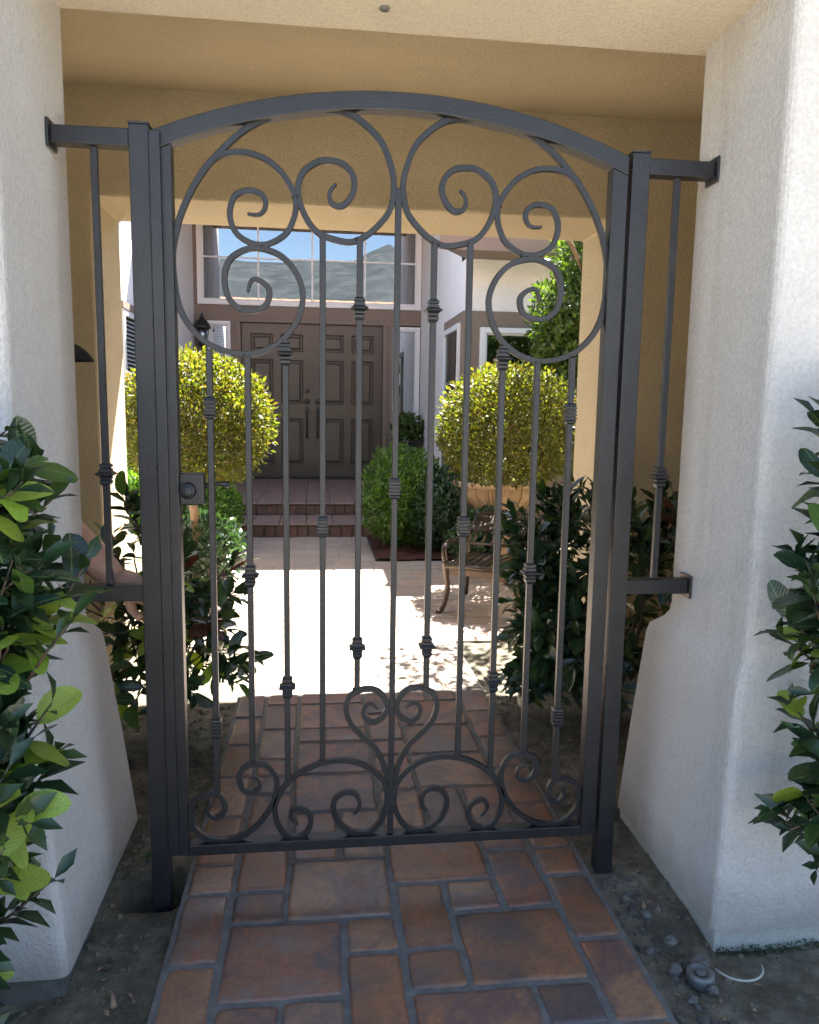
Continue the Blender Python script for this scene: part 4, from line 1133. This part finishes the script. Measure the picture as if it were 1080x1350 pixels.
def tipsR(rg):
    z = rg.uniform(.30, 1.26); y = rg.uniform(-.60, -.38)
    lim = interp(RT, z) + (.02 if rg.random() < .3 or z > .97 else .065)
    x = lim + abs(rg.gauss(0, .11))
    return Vector((x, y, z)), Vector((-.6, -.4, .1)) if x < lim + .1 else Vector((rg.uniform(-.5, .5), -.6, .2))
okR = lambda p: p.y < -.285 and p.x > interp(RT, p.z) - .028 and (p.z > .26)
broadleaf('camellia_bush', 'dark camellia bush overlapping the right white pier at the picture edge', (1.02, -.48, -.02),
          [(.86, -.48, 1.15), (.82, -.48, .8), (.95, -.5, 1.0), (.86, -.48, .5), (1.05, -.48, 1.25), (.98, -.5, .7)],
          tipsR, 190, (5, 8), (.045, .09), dict(new_twig=.17, mid=.2), random.Random(11), 'camellia bushes beside the piers', 300, ok=okR)
def ell(rg, parts):
    c, r, w = rg.choices(parts, [p[2] for p in parts])[0]
    v = rvec(rg).normalized() * (rg.uniform(.35, 1.0) ** .5)
    return Vector((c[0] + v.x * r[0], c[1] + v.y * r[1], max(.06, c[2] + v.z * r[2]))), Vector((v.x, v.y, v.z * .5))
PL = [((-.95, .95, .42), (.18, .28, .38), 3.5), ((-.80, .98, .52), (.20, .30, .34), 4), ((-.63, 1.05, .30), (.14, .25, .28), 3), ((-.55, 1.05, .52), (.10, .18, .16), 1.1), ((-.52, 1.05, .24), (.10, .15, .14), 1.2), ((-.80, .95, .20), (.2, .3, .2), 2.5), ((-.78, .8, .82), (.12, .15, .10), 1)]
okM = lambda p: .05 < p.z and not (p.x < -.72 and p.y < .45)
broadleaf('camellia_bush', 'sparse dark camellia behind the lock side of the gate', (-.78, 1.02, -.02),
          [(-.80, .95, .85), (-.65, 1.05, .6), (-.9, 1.0, .6), (-.6, 1.1, .4), (-.72, .9, .45), (-.55, 1.05, .55)],
          lambda rg: ell(rg, PL), 105, (5, 7), (.062, .092), dict(new_twig=.10, mid=.3, red_twig=.05), random.Random(3), 'camellia bushes inside the passage', 300, ok=okM)
PR = [((.98, 1.10, .52), (.36, .38, .42), 6), ((.72, 1.12, .40), (.16, .25, .34), 3), ((.85, 1.05, .82), (.18, .2, .12), 2), ((1.10, .95, .80), (.15, .2, .14), 1.4), ((.85, .9, .22), (.25, .25, .2), 2.5), ((.68, 1.12, .66), (.15, .22, .18), 3.2), ((.66, 1.1, .26), (.12, .25, .24), 3)]
okQ = lambda p: .05 < p.z < .98 and p.x > .50 and not (p.y < .4 and p.x > .68)
broadleaf('camellia_bush', 'dense dark camellia behind the hinge side of the gate', (.95, 1.1, -.02),
          [(.98, 1.1, .85), (.75, 1.1, .7), (1.2, 1.1, .7), (.85, .95, .6), (.7, 1.15, .45), (1.05, .9, .5)],
          lambda rg: ell(rg, PR), 290, (5, 8), (.062, .095), dict(new_twig=.015, mid=.14, red_twig=.015), random.Random(9), 'camellia bushes inside the passage', 300, ok=okQ)

# ---- small-leaved crowns: every leaf a folded pair of faces
def leafy(mb, p, d, n, L, w):
    q = frame(d, n)
    vs = [p + q @ Vector(v) for v in ((0, 0, 0), (w, L * .45, L * .10), (0, L, -L * .06), (-w, L * .45, L * .10), (0, L * .5, 0))]
    mb.add(vs, [(0, 1, 4), (1, 2, 4), (2, 3, 4), (3, 0, 4)], True)
def crown(mb, c, r, count, L, w, rg, shell=.35, flat=None, clump=0.0):
    c = Vector(c)
    cl = [rvec(rg).normalized() for _ in range(40)]
    n = 0
    while n < count:
        v = rvec(rg).normalized()
        rad = 1 - shell * rg.random() ** 1.8
        bumpy = 1 + clump * noise.noise(v * 3.1 + c) + clump * .5 * noise.noise(v * 8 + c)
        p = c + Vector((v.x * r[0], v.y * r[1], v.z * r[2])) * rad * bumpy
        if flat is not None and p.z < flat + .02 * noise.noise(p * 9): continue
        if noise.noise(p * 13) < -.27 and rad > .78: continue
        out = Vector((v.x / r[0], v.y / r[1], v.z / r[2])).normalized()
        d = (out * rg.uniform(.1, 1) + rvec(rg, .55) + Vector((0, 0, .25))).normalized()
        leafy(mb, p, d, out + rvec(rg, .5), L * rg.uniform(.7, 1.25), w * rg.uniform(.8, 1.2)); n += 1
def topiary(name, c, r, flat, label, seed, foot):
    rg = random.Random(seed)
    t = empty(name, (foot[0], foot[1], -.02), label, 'topiary tree', 'clipped ball topiaries in the courtyard')
    mb = MB(); c = Vector(c); f = Vector((foot[0], foot[1], -.04))
    pts = relax(catmull([f, f.lerp(c, .35) + Vector((.02, 0, 0)), f.lerp(c, .6) + Vector((-.012, .01, 0)), c + Vector((0, 0, .05))], 6), 2)
    mb.tube(pts, [.036 - .016 * i / len(pts) for i in range(len(pts))], 8); tk = mb.build('trunk', MAT['bark'], t)
    mb = MB()
    for k in range(16):
        a = rg.uniform(0, 6.28); e = c + Vector((math.cos(a) * r[0] * rg.uniform(.4, .8), math.sin(a) * r[1] * rg.uniform(.4, .8), rg.uniform(-.4, .6) * r[2]))
        s = c + Vector((0, 0, -r[2] * rg.uniform(.3, .9)))
        mb.tube([s, s.lerp(e, .5) + Vector((0, 0, .05)), e], [.012, .008, .003], 5)
    mb.build('limbs', MAT['bark'], t)
    mb = MB(); crown(mb, c, r, 25000, .027, .0082, rg, .42, flat, .07)
    for _ in range(420):                         # stray shoots that outgrew the shears
        v = rvec(rg).normalized(); p = c + Vector((v.x * r[0], v.y * r[1], v.z * r[2])) * rg.uniform(1.0, 1.07)
        if p.z > flat: leafy(mb, p, (v + rvec(rg, .3)).normalized(), rvec(rg), .042, .010)
    tag(mb.build('crown', MAT['ball'], t), kind='stuff')
topiary('topiary_tree', (-.945, 3.1, 1.105), (.475, .46, .425), .74, 'golden ball topiary on the left, behind the lock box', 31, (-.985, 3.12))
topiary('topiary_tree', (1.140, 3.4, 1.085), (.500, .47, .425), .70, 'golden ball topiary on the right, in front of the clay bowl', 32, (1.115, 3.42))

def shrub(name, label, c, r, count, L, w, mat, seed, group=None, flat=.02, stems=8, clump=.18, shell=.6, upd=0):
    rg = random.Random(seed); t = empty(name, (c[0], c[1], 0), label, 'shrub', group)
    mb = MB(); C0 = Vector(c)
    for k in range(stems):
        a = rg.uniform(0, 6.28); e = C0 + Vector((math.cos(a) * r[0] * .6, math.sin(a) * r[1] * .6, r[2] * rg.uniform(0, .7)))
        b = Vector((c[0] + rg.uniform(-.05, .05), c[1] + rg.uniform(-.05, .05), -.03))
        mb.tube([b, b.lerp(e, .5) + rvec(rg, .02), e], [.009, .006, .002], 5)
    mb.build('stems', MAT['twig'], t)
    mb = MB(); crown(mb, c, r, count, L, w, rg, shell, flat, clump)
    tag(mb.build('foliage', MAT[mat], t), kind='stuff')
    return t
shrub('green_shrub', 'bright green shrub at the right edge of the steps under the urn', (.56, 4.85, .44), (.36, .42, .44), 8500, .052, .0085, 'fern', 41, 'shrubs in the courtyard beds')
shrub('green_shrub', 'bluish green shrub between the bright shrub and the clay bowl', (.90, 4.55, .36), (.30, .32, .36), 5000, .05, .011, 'bluish', 42, 'shrubs in the courtyard beds')
shrub('green_shrub', 'low dark shrub behind the metal chair', (1.12, 3.80, .22), (.30, .30, .26), 3200, .05, .012, 'bluish', 43, 'shrubs in the courtyard beds')
shrub('green_shrub', 'sunny green shrub left of the brick path below the golden ball', (-1.10, 4.72, .30), (.26, .45, .32), 5200, .052, .010, 'fern', 44, 'shrubs in the courtyard beds')
shrub('green_shrub', 'leafy shrub against the white wall at the far left', (-1.52, 4.15, .42), (.24, .45, .50), 4500, .05, .012, 'fern', 45, 'shrubs in the courtyard beds')
shrub('green_shrub', 'low bluish shrub at the foot of the left ball topiary', (-.98, 3.25, .24), (.30, .34, .26), 3000, .055, .013, 'bluish', 46, 'shrubs in the courtyard beds')
# tall tree at the right of the courtyard
rg = random.Random(50)
t = empty('tall_tree', (2.05, 4.30, -.02), 'tall leafy tree in front of the bay wall at the right of the opening', 'tree')
mb = MB(); mb.tube(relax(catmull([(2.05, 4.3, -.05), (2.07, 4.32, .7), (2.03, 4.28, 1.5), (2.08, 4.3, 2.6)], 6), 2), [.05 - .0019 * i for i in range(19)], 8); mb.build('trunk', MAT['bark'], t)
mb = MB()
for k in range(24):
    z = rg.uniform(.7, 2.6); a = rg.uniform(0, 6.28); e = Vector((2.06 + .38 * math.cos(a), 4.3 + .38 * math.sin(a), z + .22))
    mb.tube([(2.06, 4.3, z), ((2.06 + e.x) / 2, (4.3 + e.y) / 2, z + .16), e], [.014, .009, .003], 5)
mb.tube(catmull([(2.06, 4.3, 2.0), (1.7, 3.95, 2.45), (1.3, 3.5, 2.62), (.85, 3.05, 2.66)], 5), [.022 - .001 * i for i in range(16)], 6)
mb.build('limbs', MAT['bark'], t)
mb = MB()
for c, r, n in (((2.0, 4.3, 1.35), (.54, .48, .62), 4200), ((1.97, 4.3, 1.95), (.48, .42, .42), 3600), ((2.06, 4.3, 2.45), (.38, .36, .36), 2400), ((1.80, 4.2, 1.72), (.28, .26, .28), 1500), ((2.0, 4.3, 2.75), (.2, .2, .2), 500), ((1.02, 3.22, 2.66), (.34, .36, .14), 620), ((1.5, 3.75, 2.62), (.3, .3, .16), 400)):
    crown(mb, c, r, n, .062, .016, rg, .5, None, .2)
tag(mb.build('crown', MAT['tree'], t), kind='stuff')
# ground cover in the shade on both sides
rg = random.Random(51); mb = MB()
for _ in range(1500):
    x = rg.choice([rg.uniform(-1.7, -1.3), rg.uniform(1.15, 1.7), rg.uniform(1.2, 1.8)]); y = rg.uniform(2.4, 5.2)
    leafy(mb, Vector((x, y, .0)), (rvec(rg, .35) + Vector((0, 0, 1))).normalized(), rvec(rg), rg.uniform(.06, .2), .008)
tag(mb.build('ground_cover', MAT['bluish']), 'strappy green ground cover at the edges of the courtyard', kind='stuff')

# ================================================================== COURTYARD FURNITURE
# clay bowl planter behind the right topiary
t = empty('bowl_planter', (1.30, 4.40, 0), 'wide terracotta bowl planter behind the right ball topiary', 'planter')
mb = MB(); mb.lathe((1.30, 4.40, .0), [(.15, 0), (.16, .05), (.11, .09), (.10, .26), (.15, .32), (.26, .42), (.33, .52), (.345, .58), (.375, .585), (.38, .625), (.36, .63), (.335, .60), (.30, .57), (.02, .56)], 32)
mb.build('bowl', MAT['terracotta'], t)
mb = MB()
for k in range(16):
    a = 2 * math.pi * k / 16
    pts = [Vector((1.30 + math.cos(a) * r, 4.40 + math.sin(a) * r, z)) for r, z in ((.155, .325), (.265, .42), (.336, .52), (.350, .575))]
    mb.tube(pts, .009, 5)
mb.build('fluting', MAT['terracotta'], t)
mb = MB(); mb.lathe((1.30, 4.40, .56), [(.31, 0), (.2, .02), (.02, .025)], 20); mb.build('soil_fill', MAT['mulch'], t)
# tall dark urn with a plant beside the doors
t = empty('urn_planter', (.985, 8.15, .25), 'tall dark urn planter with a small leafy plant by the right sidelight', 'planter')
mb = MB(); mb.lathe((.985, 8.15, .251), [(.12, 0), (.125, .04), (.07, .07), (.055, .16), (.08, .20), (.13, .28), (.165, .40), (.175, .50), (.20, .525), (.205, .56), (.185, .565), (.165, .53), (.02, .52)], 24)
mb.build('urn', MAT['black'], t)
rg = random.Random(52); mb = MB(); crown(mb, (.985, 8.15, .92), (.21, .2, .19), 900, .075, .017, rg, .8, .76, .2); tag(mb.build('foliage', MAT['tree'], t), kind='stuff')
# wall lantern left of the doors
lx, ly = -1.665, 8.42
t = empty('wall_lantern', (lx, ly, 1.92), 'black wall lantern with a domed cap left of the front doors', 'lantern')
mb = MB(); mb.lathe((lx, ly, 0), [(.012, 2.385), (.018, 2.37), (.010, 2.35), (.03, 2.335), (.035, 2.31), (.06, 2.295), (.095, 2.25), (.118, 2.205), (.118, 2.19), (.09, 2.188)][::-1], 16); mb.build('lamp_cap', MAT['black'], t)
mb = MB(); mb.lathe((lx, ly, 0), [(.05, 2.00), (.085, 2.185)], 12); mb.build('lamp_glass', MAT['lampglass'], t)
mb = MB()
for k in range(6):
    a = math.pi * k / 3 + .3; mb.tube([(lx + .051 * math.cos(a), ly + .051 * math.sin(a), 2.0), (lx + .088 * math.cos(a), ly + .088 * math.sin(a), 2.19)], .005, 4)
mb.lathe((lx, ly, 0), [(.01, 1.93), (.025, 1.945), (.03, 1.96), (.055, 1.98), (.058, 2.0)], 14)
mb.build('lamp_cage', MAT['black'], t)
mb = MB(); mb.tube(catmull([(lx, ly + .125, 2.05), (lx, ly + .09, 1.95), (lx, ly + .03, 1.92), (lx, ly, 1.94)], 6), .010, 8); mb.box(lx - .05, lx + .05, ly + .115, ly + .1285, 1.95, 2.13); mb.build('bracket', MAT['black'], t)
mb = MB(); mb.lathe((lx, ly, 0), [(.012, 2.0), (.012, 2.07), (.02, 2.09), (.02, 2.12), (.004, 2.14)], 10); mb.build('bulb', MAT['vinyl'], t)

# cast metal garden chair, half hidden by the right-hand camellia
A = Vector((.577, 2.60)); fd = Vector((-.47, -.88)).normalized(); sd = Vector((.88, -.47)).normalized()
def cp(s, b, z): return Vector((A.x + sd.x * s - fd.x * b, A.y + sd.y * s - fd.y * b, z * .84))     # s across, b backwards
Wd, Dp = .42, .42
t = empty('garden_chair', (*((A + sd * Wd / 2 - fd * Dp / 2)), 0), 'shiny bronze cast metal garden armchair half hidden by the dark camellia', 'chair')
for s in (0, Wd):
    o = -1 if s == 0 else 1
    mb = MB(); pts = catmull([cp(s + o * .03, -.04, .0), cp(s + o * .012, -.01, .05), cp(s, .02, .16), cp(s + o * .012, .02, .28), cp(s + o * .015, .015, .36)], 5)
    mb.tube(pts, [.014 + .006 * (i / len(pts)) for i in range(len(pts))], 8); mb.ball(cp(s + o * .032, -.045, .010), .018, .018, .012, 8, 6); mb.build('leg', MAT['bronze'], t)
    mb = MB(); pts = catmull([cp(s + o * .02, Dp + .05, .0), cp(s, Dp + .01, .12), cp(s, Dp - .01, .30)], 5)
    mb.tube(pts, .013, 8); mb.build('leg', MAT['bronze'], t)
    mb = MB(); pts = catmull([cp(s + o * .015, .015, .36), cp(s + o * .03, .03, .44), cp(s + o * .035, .11, .475), cp(s + o * .02, .26, .47), cp(s, Dp - .01, .475)], 6)
    mb.tube(pts, [.017] * 8 + [.019] * 10 + [.014] * (len(pts) - 18), 8); mb.build('arm', MAT['bronze'], t)
mb = MB()
mb.tube([cp(-.01, -.005, .335), cp(Wd + .01, -.005, .335)], .016, 8); mb.tube([cp(0, Dp, .335), cp(Wd, Dp, .335)], .013, 8)
for s in (0, Wd): mb.tube([cp(s, 0, .335), cp(s, Dp, .335)], .013, 8)
mb.obox(cp(Wd / 2, .0, .300), sd.to_3d() * Wd * .46, fd.to_3d() * .004, Vector((0, 0, .022)))
mb.build('seat_frame', MAT['bronze'], t)
for k in range(9): MB().obox(cp(Wd * (k + .5) / 9, Dp / 2, .340), sd.to_3d() * .017, fd.to_3d() * (Dp / 2 - .01), Vector((0, 0, .004))).build('seat_slat', MAT['bronze'], t)
mb = MB()
for s in (0, Wd): mb.tube(catmull([cp(s, Dp - .01, .30), cp(s, Dp + .03, .46), cp(s + (.02 if s == 0 else -.02), Dp + .16, .62)], 5), .014, 8)
mb.tube(catmull([cp(.02, Dp + .16, .62), cp(Wd * .3, Dp + .185, .645), cp(Wd * .5, Dp + .19, .65), cp(Wd * .7, Dp + .185, .645), cp(Wd - .02, Dp + .16, .62)], 5), .014, 8)
mb.tube([cp(0, Dp + .005, .42), cp(Wd, Dp + .005, .42)], .010, 8)
mb.build('back_frame', MAT['bronze'], t)
mb = MB()
for k in range(7):
    s = Wd * (k + .5) / 7
    mb.tube(catmull([cp(s, Dp + .005, .42), cp(s + .012, Dp + .035, .48), cp(s - .012, Dp + .10, .56), cp(s, Dp + .175, .635)], 4), .008, 6)
mb.obox(cp(Wd * .5, Dp + .095, .575), sd.to_3d() * Wd * .46, Vector((0, 0, .048)) - fd.to_3d() * .075, Vector((0, 0, .0025)) + fd.to_3d() * .0016)
mb.build('backrest', MAT['bronze'], t)

# ================================================================== SMALL THINGS ON THE GROUND
def rock(c, r, rg):
    b = MB(); b.ball((0, 0, 0), 1, 1, 1, 7, 5)
    k = rg.uniform(0, 50)
    return [tuple(Vector(c) + Vector((v[0] * r[0], v[1] * r[1], v[2] * r[2])) * (1 + .7 * noise.noise(Vector(v) * 1.7 + Vector((k, k, k))))) for v in b.v], b.f
rg = random.Random(60)
rocks = [((.662, -.335), .026, 'grey stone lying beside the round metal cap'), ((.60, -.345), .018, 'small grey stone nearest the tile path by the metal cap'), ((.63, -.26), .02, 'squarish grey stone on the dirt above the metal cap'), ((.615, -.16), .016, 'small stone on the dirt halfway to the right post'), ((.655, -.41), .015, 'little stone in front of the metal cap')]
for (x, y), r, lb in rocks:
    mb = MB(); v, f = rock((x, y, -.018), (r * .85, r * .7, r * .6), rg); mb.add(v, f, False)
    tag(mb.build('stone', MAT['stone'], origin=(x, y, -.02)), lb, 'stone', 'loose stones by the right pier')
mb = MB()
for _ in range(650):
    s = rg.choice((-1, 1)); x = s * rg.uniform(.55, .72) if rg.random() < .75 else s * rg.uniform(.55, 1.0); y = rg.uniform(-.75, 1.2) if rg.random() < .8 else rg.uniform(-.4, .1)
    if math.hypot(x - HOLE.x, y - HOLE.y) < .1: continue
    r = rg.choice((.0015, .002, .002, .0025, .003, .0055)) * rg.uniform(.7, 1.3)
    k = rg.uniform(0, 9); vs = []
    for dx, dy, dz in ((1, 0, 0), (-1, 0, 0), (0, 1, 0), (0, -1, 0), (0, 0, .8), (0, 0, -.6)):
        f = rg.uniform(.7, 1.2); vs.append((x + dx * r * f, y + dy * r * f, ground_z(x, y) + .3 * r + dz * r * f))
    mb.add(vs, [(0, 2, 4), (2, 1, 4), (1, 3, 4), (3, 0, 4), (2, 0, 5), (1, 2, 5), (3, 1, 5), (0, 3, 5)])
for _ in range(90):                              # rubble along the right edge of the tiles and by the pier
    x = rg.gauss(.60, .035); y = rg.uniform(-.5, .02)
    if x < .545: continue
    v, f = rock((x, y, ground_z(x, y) + .001), tuple(rg.uniform(.3, 1) * r for r in (rg.choice((.005, .007, .010, .016)),) * 3), rg); mb.add(v, f, False)
tag(mb.build('gravel', MAT['rubble']), 'pale grit scattered over the dirt beside the tile path', kind='stuff')
mb = MB()
for _ in range(420):
    s = rg.choice((-1, 1)); x = s * rg.uniform(.56, 1.1); y = rg.uniform(-.6, 1.6)
    if math.hypot(x - HOLE.x, y - HOLE.y) < .1: continue
    leafy(mb, Vector((x, y, ground_z(x, y) + .003)), Vector((rg.uniform(-1, 1), rg.uniform(-1, 1), .1)).normalized(), Vector((0, 0, 1)) + rvec(rg, .3), rg.uniform(.008, .03), rg.uniform(.001, .006))
tag(mb.build('leaf_litter', MAT['bark']), 'brown leaf litter lying on the dirt', kind='stuff')
mb = MB()
for _ in range(1500):                             # crumbs and clods of the same soil
    sd_ = rg.choice((-1, 1)); x = sd_ * (rg.uniform(.54, .74) if rg.random() < .7 else rg.uniform(.54, 1.1)); y = rg.uniform(-.8, 1.3)
    if math.hypot(x - HOLE.x, y - HOLE.y) < .10: continue
    r = min(.014, .0025 + rg.expovariate(320)); z = ground_z(x, y); vs = []
    for dx, dy, dz in ((1, 0, 0), (-1, 0, 0), (0, 1, 0), (0, -1, 0), (0, 0, .8), (0, 0, -.6)):
        f = rg.uniform(.6, 1.25); vs.append((x + dx * r * f, y + dy * r * f, z + .2 * r + dz * r * f))
    mb.add(vs, [(0, 2, 4), (2, 1, 4), (1, 3, 4), (3, 0, 4), (2, 0, 5), (1, 2, 5), (3, 1, 5), (0, 3, 5)])
tag(mb.build('soil_clods', MAT['soil']), 'crumbs of dry soil on the bare dirt', kind='stuff')
t = empty('sprinkler_cap', (.645, -.372, -.02), 'round grey metal sprinkler cap set in the dirt by the right pier', 'sprinkler')
mb = MB(); mb.lathe((.645, -.372, -.03), [(.030, 0), (.030, .022), (.027, .026), (.020, .026), (.018, .022), (.001, .021)], 20); mb.build('body', MAT['metalcap'], t)
mb = MB(); mb.lathe((.645, -.372, -.009), [(.012, 0), (.012, .004), (.008, .006), (.001, .006)], 14); mb.build('nozzle', MAT['stone'], t)
mb = MB(); pts = [(.745 + .055 * math.cos(a), -.345 + .05 * math.sin(a), -.017) for a in [math.pi * (1.05 + .9 * k / 12) for k in range(13)]]
mb.tube(pts, .0026, 6); tag(mb.build('pipe_ring', MAT['pvc'], origin=(.745, -.37, -.02)), 'thin white plastic ring half buried at the right pier foot', 'pipe')
mb = MB()
for _ in range(1500):
    x = rg.uniform(.735, 1.3); hgt = .012 + .026 * noise.noise(Vector((x * 9, 3, 0))) + .01 * noise.noise(Vector((x * 30, 3, 0)))
    if hgt < .008: continue
    z = rg.uniform(-.06, -.052 + hgt * 1.6); y = -.271 - rg.uniform(0, .014)
    leafy(mb, Vector((x, y, z)), (rvec(rg, .6) + Vector((0, -.5, .7))).normalized(), rvec(rg), rg.uniform(.004, .009), .0022)
tag(mb.build('moss', MAT['bluish'], origin=(.8, -.29, -.03)), 'dark green moss along the foot of the right pier', kind='stuff')
mb = MB(); mb.tube([(-.622, -.285, -.016), (-.607, -.305, -.013), (-.597, -.335, -.016)], [.0025, .004, .006], 6); tag(mb.build('dry_twig', MAT['bark'], origin=(-.607, -.31, -.02)), 'short brown twig on the dirt left of the tile path', 'twig')
t = empty('weed', (-.648, .20, -.022), 'tiny green weed sprouting behind the left post', 'weed')
for k in range(7):
    a = k * 2.4; link_mesh('leaf', rg.choice(LEAF['cam_mid']), t, (-.648, .20, -.02), frame(Vector((math.cos(a), math.sin(a), .5 + .1 * k)), Vector((0, 0, 1))), .022)
o = link_mesh('fallen_leaf', LEAF['cam_new'][1], None, (-.67, -.42, .005), frame(Vector((-.9, -.25, .15)), Vector((.1, -.5, 1))), .085)
tag(o, 'pale fallen leaf lying by the left pier footing', 'leaf')

# ------------------------------------------------------------------ plan units -> metres
for me in {o.data for o in COL.objects if o.type == 'MESH'}:
    me.transform(Matrix.Scale(U, 4)); me.update()
for o in COL.objects:
    if o not in CAMS: o.location = o.location * U
